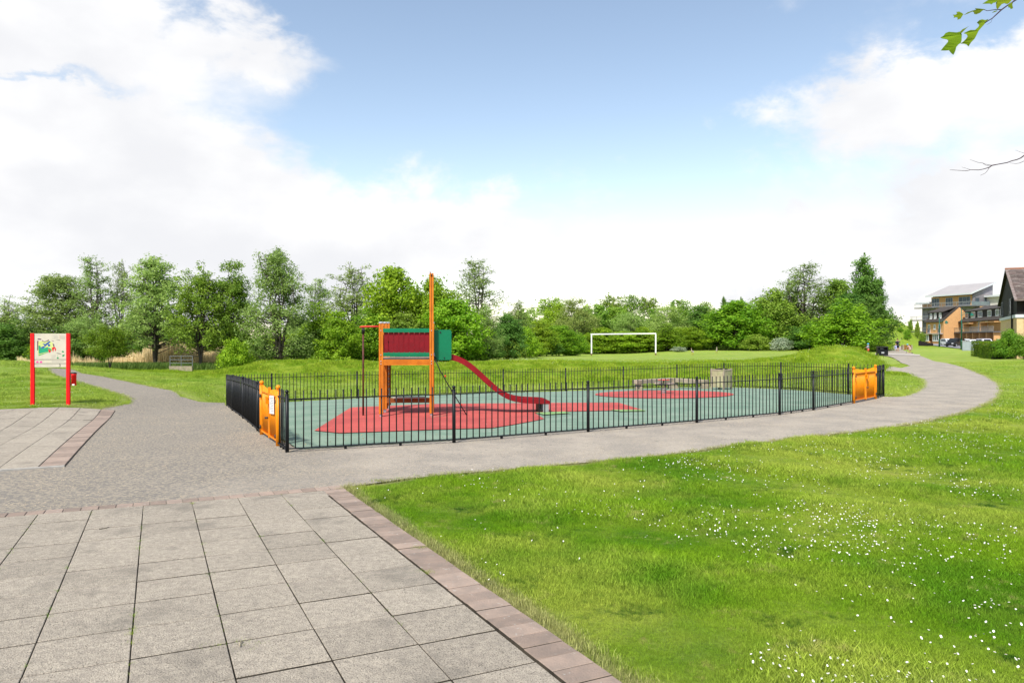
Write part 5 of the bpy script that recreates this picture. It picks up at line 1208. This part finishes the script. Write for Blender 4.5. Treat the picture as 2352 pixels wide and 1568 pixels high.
# dark undergrowth filling the foot of the tree line
UG = [(40,52),(110,50),(160,49),(225,50),(560,47),(600,46),(690,47),(740,46),(800,46),(850,45),(905,44.5),(960,44.5),(1010,44),(1070,45),(1120,46.5),(1165,49),(1215,62),(1255,73),(1300,80),
      (1350,92),(1395,96),(1440,98),(1485,98),(1530,99),(1580,99),(1625,100),(1665,97),(1715,97),(1760,98),(1810,98),(1855,97),(1900,93),(1945,89),(1985,88),(2015,89)]
UL = ['left of the map sign at the photo edge', 'just left of the map sign post', 'behind the right post of the map sign', 'left of the small round tree', 'right of the bright bush on the bank end', 'left of the two-spired willow', 'under the right side of the two-spired willow', 'below the slim grey-green tree',
 'right of the young maple', 'directly left of the fireman pole', 'behind the left tower posts', 'behind the red boards of the tower', 'behind the tall orange post', 'behind the green slide panel', 'behind the top of the slide', 'behind the middle of the slide', 'beyond the low end of the slide', 'left of the bright bushes before the goal', 'below the pale dome tree left of the goal',
 'just left of the goal upright', 'inside the goal frame near its left upright', 'inside the goal frame at its centre', 'inside the goal frame near its right upright', 'just right of the goal', 'behind the goose nearer the goal', 'above the gap between the two geese', 'left foot of the large bright round tree', 'right foot of the large bright round tree', 'left of the blossoming hawthorn', 'right of the blossoming hawthorn',
 'below the tall airy grey tree', 'left of the mound top', 'above the mound top', 'right of the mound top', 'beside the black street bin']
for i, (u, d) in enumerate(UG):
    lf_ = [L_mid, L_bright, L_dark][i % 3]; tone = ['mid-green', 'bright green', 'dark green'][i % 3]
    tree('bush', i % 2, lf_, u, 792-(i*7 % 13) if u > 1300 else 783-(i*7 % 16), 86 if u < 1250 else 74, d+1.2, tone+' undergrowth bush '+UL[i], 'undergrowth bushes at the foot of the trees', 'undergrowth_bush')
# far woods closing the gaps
def far_woods():
    n = 26000; az = rng.uniform(-1.0, .46, n); d = rng.uniform(210, 260, n); x = az*d; hh = 6.5+3*np.sin(az*22)+2*np.sin(az*61+1)+1.5*np.sin(az*140); z = rng.random(n)**.6*hh-.8
    C = np.stack([x, d, z], 1); Nn = rng.normal(size=(n, 3))+np.array([0, -.6, .6]); me = leaf_mesh('far_woods', C, Nn, rng.uniform(.5, 1.1, n), rng.random(n), L_airy, .7)
    tag(obj('far_woods', me), 'distant hazy woods showing through the gaps between the trees', 'woods', kind='stuff')
    n = 9000; az = rng.uniform(-.95, .02, n); d = rng.uniform(66, 80, n); C = np.stack([az*d, d, rng.random(n)**.8*2.6-.6+.5*np.sin(az*40)], 1)
    n2 = leaf_mesh('scrub', C, rng.normal(size=(n, 3))+np.array([0, -.3, .7]), rng.uniform(.16, .4, n), rng.random(n), L_yellow, .6); tag(obj('scrub', n2), 'pale green scrub behind the reeds and tree trunks', 'scrub', kind='stuff')
far_woods()
# clipped hedges: volumes of small leaves
def hedge(name, pts, w, h, label, n, lm=L_hedge, lump=.0, leaf=.045):
    P_ = [Vector((p.x, p.y, 0)) for p in pts]; L_ = (P_[1]-P_[0]).length; d = (P_[1]-P_[0])/L_; nr = Vector((-d.y, d.x, 0))
    s = rng.random(n)*L_; th = rng.random(n); 
    # sample the shell of the cross section (two sides and rounded top)
    per = 2*h+w; q = th*per; yy = np.where(q < h, -w/2, np.where(q < h+w, q-h-w/2, w/2)); zz = np.where(q < h, q, np.where(q < h+w, h, per-q))
    lum = 1+lump*(np.sin(s*2.3+.5)+.6*np.sin(s*5.1+yy*3))*.5; edge = np.minimum(1, np.minimum(s, L_-s)/.25+.55)
    ny = np.sign(yy)*(np.abs(yy) > w*.49); nz = (zz > h*.98).astype(float); yy = yy*edge*lum+rng.normal(size=n)*.035; zz = zz*lum*(.92+.08*edge)+rng.normal(size=n)*.035
    x = P_[0].x+d.x*s+nr.x*yy; y = P_[0].y+d.y*s+nr.y*yy; C = np.stack([x, y, G(x, y)+np.maximum(zz, .03)], 1)
    Nn = np.stack([nr.x*ny, nr.y*ny, nz], 1)+rng.normal(size=(n, 3))*.55
    o0 = pts[0]; t = thing(name, label, 'hedge', (o0.x, o0.y, g(o0.x, o0.y))); C -= np.array([o0.x, o0.y, g(o0.x, o0.y)])
    obj('foliage', leaf_mesh('foliage', C, Nn, rng.uniform(.6, 1.3, n)*leaf, rng.random(n), lm, .6), t)
    mb = MB(); k = .80
    for i in range(max(2, int(L_/.8))):
        c = P_[0]+d*(i+.5)*L_/max(2, int(L_/.8)); zz0 = g(c.x, c.y)-g(o0.x, o0.y)
        mb.tube([(c.x-o0.x, c.y-o0.y, zz0-.1), (c.x-o0.x+.1, c.y-o0.y+.06, zz0+h*.9)], [.03, .01], 5)
        mb.tube([(c.x-o0.x, c.y-o0.y, zz0+.1), (c.x-o0.x-.25, c.y-o0.y-.1, zz0+h*.7)], [.02, .01], 5)
    mb.build('stems', M_bark, t)
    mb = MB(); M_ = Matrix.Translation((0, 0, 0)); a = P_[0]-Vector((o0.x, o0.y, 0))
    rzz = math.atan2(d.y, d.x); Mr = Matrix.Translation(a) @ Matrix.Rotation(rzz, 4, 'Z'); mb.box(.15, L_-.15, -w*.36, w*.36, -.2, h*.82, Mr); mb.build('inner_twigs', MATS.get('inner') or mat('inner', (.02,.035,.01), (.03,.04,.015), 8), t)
hedge('clipped_hedge', [gd(2250, 66), gd(2284, 62)], 1.4, 1.35, 'clipped yellow-green hedge block nearest the grey cabinet', 9000)
hedge('clipped_hedge', [gd(2272, 61), gd(2302, 57)], 1.5, 1.3, 'second clipped hedge block, between the first block and the tall shrub', 9000)
tree('bush', 1, L_hedge, 2322, 757, 62, 56, 'tall rounded shrub in front of the gabled house')
tree('bush', 0, L_hedge, 2352, 772, 62, 50, 'lower rounded shrub at the right edge of the photo')
tree('bush', 1, L_hedge, 2300, 779, 44, 57, 'small rounded shrub joining the clipped hedge')

# ------------------------------------------------------------------ reeds
def blades(name, X_, Y_, h, w, lean, m, label, cat, zo=0.0, tint=None):
    n = len(X_); Z_ = G(X_, Y_)+zo; az = rng.random(n)*2*np.pi; dx, dy = np.cos(az)*w, np.sin(az)*w; la = rng.random(n)*2*np.pi; lx, ly = np.cos(la)*lean*h, np.sin(la)*lean*h
    V = np.stack([np.stack([X_-dx, Y_-dy, Z_], 1), np.stack([X_+dx, Y_+dy, Z_], 1), np.stack([X_+lx+dx*.2, Y_+ly+dy*.2, Z_+h], 1), np.stack([X_+lx-dx*.2, Y_+ly-dy*.2, Z_+h], 1)], 1).reshape(-1, 3)
    me = fastmesh(name, V, np.arange(4*n).reshape(n, 4), m); at = me.attributes.new('tint', 'FLOAT', 'FACE'); at.data.foreach_set('value', (rng.random(len(at.data)) if tint is None else tint).astype(np.float32))
    return tag(obj(name, me), label, cat, kind='stuff')
L_reed = leafmat('dry_reed', (.52,.39,.20), (.80,.66,.40), .25)
L_rough = leafmat('rough_grass', (.07,.17,.02), (.2,.3,.06), .3)
n = 26000; a_ = rng.uniform((165-CX)/F, (512-CX)/F, n); yy = rng.uniform(48.2, 60, n); nz_ = np.sin(a_*90)*.15
hh = 1.5*(.6+.5*rng.random(n))*np.where(a_ < (330-CX)/F, .6, 1)*(1+nz_+.2*np.sin(a_*37+1)+.12*np.sin(a_*211))
blades('reed_bed', a_*yy, yy, hh*rng.uniform(.7, 1.08, n), rng.uniform(.012, .03, n), .10, L_reed, 'dry straw-coloured reed bed behind the stemmed trees', 'reeds')
n = 3500; a_ = rng.uniform((42-CX)/F, (120-CX)/F, n); yy = rng.uniform(45, 50, n)
blades('reed_patch', a_*yy, yy, rng.uniform(.3, .95, n)*(.8+.3*np.sin(a_*60)), rng.uniform(.012, .03, n), .12, L_reed, 'small brown reed patch left of the map sign', 'reeds')
n = 14000; a_ = rng.uniform((160-CX)/F, (515-CX)/F, n); yy = rng.uniform(44.6, 47.5, n)
blades('rough_verge', a_*yy, yy, rng.uniform(.2, .55, n), rng.uniform(.01, .03, n), .35, L_rough, 'tall dark green rough grass strip in front of the reeds', 'rough grass')

# ------------------------------------------------------------------ grass blades, daisies, stones
def tuft(name, nb, h, spread, w):
    V = []; tint = []
    r = np.random.default_rng(hash(name) % 999 if False else nb*7+int(h*1000))
    for b in range(nb):
        az, la, hh = r.random()*6.28, r.random()*6.28, h*r.uniform(.45, 1.15); bx, by = r.normal()*spread, r.normal()*spread; ln = r.uniform(.2, .9)*hh
        dx, dy = math.cos(az)*w, math.sin(az)*w; mx, my = bx+math.cos(la)*ln*.35, by+math.sin(la)*ln*.35
        V += [(bx-dx, by-dy, -.01), (bx+dx, by+dy, -.01), (mx+dx*.8, my+dy*.8, hh*.6), (mx-dx*.8, my-dy*.8, hh*.6), (bx+math.cos(la)*ln, by+math.sin(la)*ln, hh)]; tint.append(r.random())
    fs = []; tt = []
    for b in range(nb): o = b*5; fs += [(o, o+1, o+2, o+3), (o+3, o+2, o+4)]; tt += [tint[b]]*2
    me = bpy.data.meshes.new(name); me.from_pydata(V, [], fs); me.materials.append(M_blade); at = me.attributes.new('tint', 'FLOAT', 'FACE'); at.data.foreach_set('value', np.array(tt, np.float32))
    return bpy.data.objects.new(name, me)
pc = bpy.data.collections.new('grass_tufts')
for i, (nb, h, sp, w) in enumerate(((22,.032,.045,.0021),(26,.042,.05,.0022),(16,.028,.05,.0022),(24,.052,.04,.0021))): pc.objects.link(tuft('tuft_%d' % i, nb, h, sp, w))
def instancer(name, Px, Py, scale, idx, coll, label, cat, zo=0.0):
    n = len(Px); me = bpy.data.meshes.new(name); me.vertices.add(n)
    me.vertices.foreach_set('co', np.stack([Px, Py, G(Px, Py)+zo], 1).astype(np.float32).ravel())
    for nm, arr in (('scl', scale), ('rot', rng.random(n)*6.28), ('worn', worn(Px, Py)), ('rank', rank_(Px, Py)), ('mown', mown_(Px, Py))):
        at = me.attributes.new(nm, 'FLOAT', 'POINT'); at.data.foreach_set('value', np.asarray(arr, np.float32))
    at = me.attributes.new('pick', 'INT', 'POINT'); at.data.foreach_set('value', np.asarray(idx, np.int32))
    o = obj(name, me); ng = bpy.data.node_groups.new(name, 'GeometryNodeTree'); ng.interface.new_socket('Geometry', in_out='INPUT', socket_type='NodeSocketGeometry'); ng.interface.new_socket('Geometry', in_out='OUTPUT', socket_type='NodeSocketGeometry')
    N = ng.nodes; L = ng.links; gi = N.new('NodeGroupInput'); go = N.new('NodeGroupOutput'); ip = N.new('GeometryNodeInstanceOnPoints'); ci = N.new('GeometryNodeCollectionInfo')
    ci.inputs['Collection'].default_value = coll; ci.inputs['Separate Children'].default_value = True; ci.inputs['Reset Children'].default_value = True
    def na(nm, ty='FLOAT'): q = N.new('GeometryNodeInputNamedAttribute'); q.data_type = ty; q.inputs['Name'].default_value = nm; return q.outputs['Attribute']
    mp = N.new('GeometryNodeMeshToPoints'); L.new(gi.outputs[0], mp.inputs['Mesh']); L.new(mp.outputs[0], ip.inputs['Points']); L.new(ci.outputs[0], ip.inputs['Instance']); ip.inputs['Pick Instance'].default_value = True
    L.new(na('pick', 'INT'), ip.inputs['Instance Index']); cx = N.new('ShaderNodeCombineXYZ'); L.new(na('rot'), cx.inputs['Z']); L.new(cx.outputs[0], ip.inputs['Rotation'])
    L.new(na('scl'), ip.inputs['Scale']); L.new(ip.outputs[0], go.inputs[0]); md = o.modifiers.new('scatter', 'NODES'); md.node_group = ng
    return tag(o, label, cat, kind='stuff')
def on_lawn(X_, Y_, mar=0.0):
    ok = np.ones(len(X_), bool)
    for pg in (PATH, PLAT, SLABS, yard): ok &= ~inpoly(X_, Y_, pg)
    U = CX+F*X_/Y_; V = H+F*(HC-G(X_, Y_))/Y_; return ok & (U > -60) & (U < 2420) & (V < 1680)
def scatter(n, y0, y1, p=1.0):
    yy = (y0**(1/p)+rng.random(n)*(y1**(1/p)-y0**(1/p)))**p; return rng.uniform(-.76, .76, n)*yy, yy
xs, ys_ = [], []
for n, y0, y1 in ((75000, 3.0, 7.0), (95000, 7.0, 14.0), (80000, 14.0, 26.0), (60000, 26, 46)):
    a, b = scatter(n, y0, y1); xs.append(a); ys_.append(b)
gx, gy = np.concatenate(xs), np.concatenate(ys_); ok = on_lawn(gx, gy); wn = worn(gx, gy); ok &= rng.random(len(gx)) > wn*.75; gx, gy = gx[ok], gy[ok]
lum = np.array([mnoise.noise(Vector((a*.9, b*.9, 3))) for a, b in zip(gx, gy)]); rk = rank_(gx, gy)
gs_ = (.80+1.5*np.clip(lum, -.3, .5)+.6*rk)*rng.uniform(.7, 1.25, len(gx))*(1+.022*np.clip(gy-6, 0, 22))*(1-.2*(gy < 5)); gs_ *= 1-.75*worn(gx, gy)
instancer('grass', gx, gy, gs_, rng.integers(0, 4, len(gx)), pc, 'short green grass blades covering the lawn and banks', 'grass')
# ragged grass fringe over the path edges
fx_, fy_ = [], []
n0 = len(PATH)
for i in range(n0):
    a = Vector(PATH[i]); b = Vector(PATH[(i+1) % n0]); Lq = (b-a).length
    if a.length > 45: continue
    for _ in range(int(Lq*38*min(1, 14/max(a.length, 1)))+1): p = a.lerp(b, random.random()); fx_.append(p.x+random.gauss(0, .035)); fy_.append(p.y+random.gauss(0, .035))
for a, b, m_ in ((sl(.28,.1), sl(.28,-7.5), 900),):
    for _ in range(m_): t = random.random(); p = a.lerp(b, t); q = .02+abs(random.gauss(0, .05)); fx_.append(p.x+B_.x*q); fy_.append(p.y+B_.y*q)
fx_ = np.array(fx_); fy_ = np.array(fy_); ok = ~(inpoly(fx_, fy_, yard) | inpoly(fx_, fy_, SLABS) | inpoly(fx_, fy_, PLAT)) & (fy_ > 2.5)
dd_ = pdist(fx_, fy_, [tuple(p) for p in inner]); ok &= dd_ > .5; ok &= ~((pdist(fx_, fy_, PLAT) < .6) & (fy_ < 18))
instancer('grass_fringe', fx_[ok], fy_[ok], rng.uniform(.35, .75, ok.sum())*(1+.03*fy_[ok]), rng.integers(0, 4, ok.sum()), pc, 'uneven grass fringe creeping over the path and paver edges', 'grass', .008)
# moss and weeds in the slab joints
mx_, my_ = [], []
for i, hv in ((1.0,.3),(2.0,.25),(3.0,.6),(4.0,1.0),(5.0,.5),(6.0,.4)):
    for _ in range(int(150*hv)):
        p = sl(-i*SW-.006+random.gauss(0,.004), -random.random()*6.2); 
        if mnoise.noise(Vector((p.x*2.5, p.y*2.5, i))) > .02: mx_.append(p.x); my_.append(p.y)
for (u, v, k, s) in ((962-10,1262,1,0),(975,1318,26,.035),(966,1263,20,.03),(560,1490,26,.07),(795,1124,30,.05)):
    c = gp(u, v)
    for _ in range(k): mx_.append(c[0]+random.gauss(0, s*1.2)); my_.append(c[1]+random.gauss(0, s*.6))
mx_, my_ = np.array(mx_), np.array(my_); instancer('joint_weeds', mx_, my_, rng.uniform(.12, .42, len(mx_)), rng.integers(0, 4, len(mx_)), pc, 'moss and tiny weeds growing in the joints of the slabs', 'weeds', .016)
# daisies
def daisies():
    n = 150000; yy = 3+rng.random(n)**1.15*43; xx = rng.uniform(-.76, .76, n)*yy; ok = on_lawn(xx, yy); xx, yy = xx[ok], yy[ok]
    c = np.array([mnoise.noise(Vector((a*.55, b*.55, 8)))+.6*mnoise.noise(Vector((a*1.9, b*1.9, 2)))+.35*mnoise.noise(Vector((a*5, b*5, 2))) for a, b in zip(xx, yy)])
    dens = np.clip(c*.85+.16+.10*(xx > 1.5*yy*.25)-.55*(yy > 26)*(G(xx, yy) < .3), 0, 1)*np.where(xx > -1, 1.0, .3)*np.where((xx < .16*yy+.4) & (yy < 9), .35, 1); ok = rng.random(len(xx)) < dens*.45; xx, yy = xx[ok], yy[ok]
    n = len(xx); r = rng.uniform(.0046, .007, n)*(1+.012*np.clip(yy-8, 0, 40)); zc_ = G(xx, yy)+rng.uniform(.03, .06, n)*(1+.03*np.clip(yy-6, 0, 30)); tx, ty = rng.normal(size=n)*.35, rng.normal(size=n)*.35-.25
    V = [np.stack([xx, yy, zc_-.001], 1)]
    for k in range(8):
        a = k*math.pi/4; ox, oy = np.cos(a)*r*(1 if k % 2 else .86), np.sin(a)*r*(1 if k % 2 else .86); V.append(np.stack([xx+ox, yy+oy, zc_-ox*tx-oy*ty+.002], 1))
    V = np.stack(V, 1).reshape(-1, 3); fs = []; base = np.arange(n)*9
    Q = np.concatenate([np.stack([base, base+1+k, base+1+(k+1) % 8], 1) for k in range(8)])
    me = fastmesh('daisies', V, Q, mat('daisy_petals', (.82,.82,.80), (.78,.76,.76), 30, .6), 3); t = tag(obj('daisies', me), 'white daisies scattered in drifts over the lawn', 'daisies', kind='stuff')
    V = np.stack([np.stack([xx+dx_*r, yy+dy_*r, zc_+.004], 1) for dx_, dy_ in ((-.3,-.3),(.3,-.3),(.3,.3),(-.3,.3))], 1).reshape(-1, 3)
    me = fastmesh('flower_centres', V, np.arange(4*n).reshape(n, 4), mat('daisy_centre', (.75,.50,.03))); obj('flower_centres', me, t)
daisies()
# loose stones and leaf litter along the railings and on the tarmac
def stones():
    P_ = []
    for i in range(len(front)-1):
        a = Vector(front[i]); b = Vector(front[i+1]); n_ = Vector((b-a).yx).normalized(); n_ = Vector(((b-a).y, -(b-a).x)).normalized()
        for _ in range(420): q = a.lerp(b, random.random())+n_*(abs(random.gauss(0, .22))-.12); P_.append((q.x, q.y))
    for i in range(len(left)-1):
        a = Vector(left[i]); b = Vector(left[i+1]); n_ = Vector((-(b-a).y, (b-a).x)).normalized()
        if n_.x > 0: n_ = -n_
        for _ in range(520): q = a.lerp(b, random.random())+n_*(abs(random.gauss(0, .5))-.12); P_.append((q.x, q.y))
    for i in range(len(back)-1):
        a = Vector(back[i]); b = Vector(back[i+1])
        for _ in range(160): q = a.lerp(b, random.random())+Vector((random.gauss(0,.1), random.gauss(-.05,.1))); P_.append((q.x, q.y))
    for _ in range(70000):
        y = random.uniform(7.2, 19)**1.0; x = random.uniform(-.76*y, .75*y)
        if mnoise.noise(Vector((x*.8, y*.8, 5)))+.5*mnoise.noise(Vector((x*4, y*4, 1))) > (-.12 if x < -.5 else .12): P_.append((x, y))
    A = np.array(P_); ok = inpoly(A[:, 0], A[:, 1], PATH) | inpoly(A[:, 0], A[:, 1], yard); ok &= ~inpoly(A[:, 0], A[:, 1], GREEN) & ~inpoly(A[:, 0], A[:, 1], SLABS) & ~inpoly(A[:, 0], A[:, 1], PLAT); A = A[ok]; n = len(A)
    r = rng.uniform(.003, .0085, n)*(1+.03*np.clip(A[:, 1]-9, 0, 12)); Z_ = G(A[:, 0], A[:, 1])+.013; V = []
    for dx_, dy_, dz_ in ((1,0,0),(-.3,.9,0),(-.8,-.6,0),(.1,.1,.75)):
        c = rng.uniform(.7, 1.3, n); V.append(np.stack([A[:, 0]+dx_*r*c, A[:, 1]+dy_*r*c, Z_+dz_*r], 1))
    V = np.stack(V, 1).reshape(-1, 3); b = np.arange(n)*4; Q = np.concatenate([np.stack([b, b+1, b+3], 1), np.stack([b+1, b+2, b+3], 1), np.stack([b+2, b, b+3], 1)])
    me = fastmesh('gravel', V, Q, mat('loose_gravel', (.52,.43,.31), (.17,.15,.13), 60, .9, detail=1), 3); tag(obj('gravel', me), 'loose brown gravel and litter along the railings and over the tarmac', 'gravel', kind='stuff')
stones()
def litter():
    n = 700; k = rng.integers(0, len(GREEN), n); a = np.array(GREEN)[k]; b = np.array(GREEN)[(k+1) % len(GREEN)]; t = rng.random(n)[:, None]; c = np.array([2.5, 19.5]); e = a*(1-t)+b*t
    p = e+(c-e)*(np.abs(rng.normal(size=(n, 1)))*.09)*(rng.random((n, 1)) > .15)+rng.normal(size=(n, 2))*.12; q = rng.random(n) < .25; p[q] = np.stack([rng.uniform(-4, 9, q.sum()), rng.uniform(12, 26, q.sum())], 1)
    p = p[inpoly(p[:, 0], p[:, 1], GREEN)]; n = len(p); C = np.stack([p[:, 0], p[:, 1], G(p[:, 0], p[:, 1])+.045], 1)
    me = leaf_mesh('leaf_litter', C, rng.normal(size=(n, 3))*.25+np.array([0, 0, 1]), rng.uniform(.008, .022, n), rng.random(n), leafmat('dead_leaf', (.10,.05,.02), (.42,.30,.14), .1), .6)
    tag(obj('leaf_litter', me), 'dead leaves and bits blown over the rubber play surface', 'leaf litter', kind='stuff')
litter()

# ------------------------------------------------------------------ overhanging branches from the tree beside the viewer
M_twig = mat('dark_twig', (.035,.015,.03), (.05,.025,.03), 20, .6)
L_big = leafmat('tulip_leaf', (.20,.30,.004), (.28,.38,.010), .45)
def px3(x, y): return ((3480+x/6.533)/1.6327, (y/6.533)/1.6327)     # enlarged crop -> photo columns
D1 = 4.4
def bpt(x, y, off=0.0): u, v = px3(x, y); return P(u, v, D1+off)
br = thing('leafy_branch', 'leafy twig with lobed bright leaves hanging into the top right corner', 'branch', bpt(2600,-420))
O = bpt(2600,-420)
tw_ = MB().tube([bpt(3600,-1500,-.4)-O, bpt(2600,-420,-.1)-O, bpt(2160,0)-O, bpt(1960,130)-O, bpt(1800,245)-O, bpt(1580,450)-O, bpt(1400,560)-O], [.012,.008,.0045,.004,.0045,.003,.0035], 6)
tw_.tube([bpt(1800,245)-O, bpt(1690,235)-O, bpt(1450,270)-O, bpt(1370,240)-O], [.003,.0026,.002,.0015], 5).tube([bpt(1580,450)-O, bpt(1545,550)-O, bpt(1440,615)-O], [.001,.0009,.0006], 4)
tw_.tube([bpt(2160,0)-O, bpt(2090,25)-O, bpt(2060,110)-O, bpt(1980,190)-O], [.003,.002,.002,.002], 4).build('twig', M_twig, br)
leaves = [[(300,930),(380,880),(430,815),(510,785),(700,800),(790,780),(825,850),(820,1000),(800,1060),(740,1100),(690,1160),(665,1260),(620,1350),(560,1300),(515,1240),(430,1245),(310,1245),(370,1170),(420,1110),(490,1030),(490,990),(450,970),(360,955)],
 [(790,1075),(860,1030),(930,960),(970,900),(950,850),(870,820),(950,780),(1040,740),(1150,740),(1230,670),(1255,620),(1230,590),(1195,560),(1260,500),(1320,480),(1400,500),(1480,475),(1400,580),(1300,690),(1240,760),(1190,860),(1145,950),(1050,1050),(990,1145),(950,1100),(890,1080)],
 [(600,370),(680,365),(715,330),(690,300),(760,290),(820,320),(865,355),(830,410),(790,470),(720,492),(725,440),(690,430),(625,445),(640,400)],
 [(1150,210),(1260,215),(1400,235),(1330,270),(1270,325),(1180,360),(1130,350),(1125,310),(1090,290),(980,340),(870,380),(970,310),(1080,270),(1180,240)],
 [(1330,100),(1420,40),(1480,0),(1560,-60),(1680,-70),(1700,20),(1650,70),(1600,80),(1550,118),(1510,95),(1430,100)],
 [(1665,70),(1700,10),(1750,-50),(1900,-90),(2080,-40),(2040,20),(1990,80),(1940,110),(1870,85),(1800,115),(1740,190),(1705,235),(1675,200),(1668,140)],
 [(1960,130),(2060,60),(2065,130),(2080,210),(2030,235),(2010,195),(1965,180)],
 [(1010,640),(940,680),(850,720),(790,780),(825,815),(880,760),(950,690)],[(1560,320),(1620,280),(1680,262),(1700,275),(1660,295),(1600,315)]]
for i, lf in enumerate(leaves):
    mb = MB(); off = (i % 3-1)*.03; cx = sum(p[0] for p in lf)/len(lf); cy = sum(p[1] for p in lf)/len(lf)
    c3 = bpt(cx, cy, off); vs = []
    from mathutils.geometry import tessellate_polygon
    loc = [bpt(x, y, off+((x-cx)*.00007+((x-cx)**2+(y-cy)**2)*.00000016)) for x, y in lf]
    tri = tessellate_polygon([[Vector((p[0], p[1], 0)) for p in lf]])
    me = bpy.data.meshes.new('leaf'); me.from_pydata([tuple(p-O) for p in loc], [], [tuple(t) for t in tri]); me.materials.append(L_big)
    at = me.attributes.new('tint', 'FLOAT', 'FACE'); at.data.foreach_set('value', np.full(len(me.polygons), (i*.37) % 1, np.float32))
    o = obj('leaf', me, br); s = o.modifiers.new('thick', 'SOLIDIFY'); s.thickness = .0012
def px4(x, y): return ((3520+x/7.35)/1.6327, (540+y/7.35)/1.6327)
def cpt(x, y, off=0.0): u, v = px4(x, y); return P(u, v, 4.0+off)
O2 = cpt(2700, 60)
b2_ = thing('bare_twig', 'bare dark forked twig reaching in from the right edge against the cloud', 'branch', O2)
mb = MB().tube([cpt(3300,-500,-.2)-O2, cpt(2700,60,-.05)-O2, cpt(2350,325)-O2, cpt(2260,390)-O2, cpt(2150,435)-O2, cpt(2020,465)-O2, cpt(1890,515)-O2, cpt(1640,560)-O2, cpt(1460,595)-O2, cpt(1400,645)-O2, cpt(1230,695)-O2, cpt(1100,718)-O2, cpt(880,712)-O2, cpt(790,738)-O2, cpt(630,735)-O2, cpt(380,718)-O2, cpt(310,715)-O2], [.008,.005,.0032,.003,.003,.0028,.0028,.0026,.0035,.0028,.0022,.002,.0016,.0016,.0013,.0012,.0008], 6)
mb.tube([cpt(1460,590)-O2, cpt(1290,560)-O2, cpt(1210,525)-O2, cpt(1090,512)-O2, cpt(970,470)-O2, cpt(860,430)-O2], [.0014,.0011,.0011,.001,.0009,.0006], 4).tube([cpt(1400,645)-O2, cpt(1340,745)-O2, cpt(1280,810)-O2, cpt(1150,868)-O2], [.0014,.0011,.001,.0007], 4)
mb.tube([cpt(1410,610)-O2, cpt(1300,590)-O2, cpt(1215,535)-O2], [.001,.0008,.0006], 4).tube([cpt(880,712)-O2, cpt(730,665)-O2, cpt(640,640)-O2], [.0009,.0007,.0005], 4).tube([cpt(2500,400)-O2, cpt(2350,475)-O2, cpt(2240,525)-O2, cpt(2130,545)-O2, cpt(1960,525)-O2], [.0018,.0014,.0012,.001,.0006], 4).tube([cpt(2420,270)-O2, cpt(2300,240)-O2, cpt(2110,170)-O2], [.001,.0008,.0005], 4)
mb.build('forked_twig', M_twig, b2_)
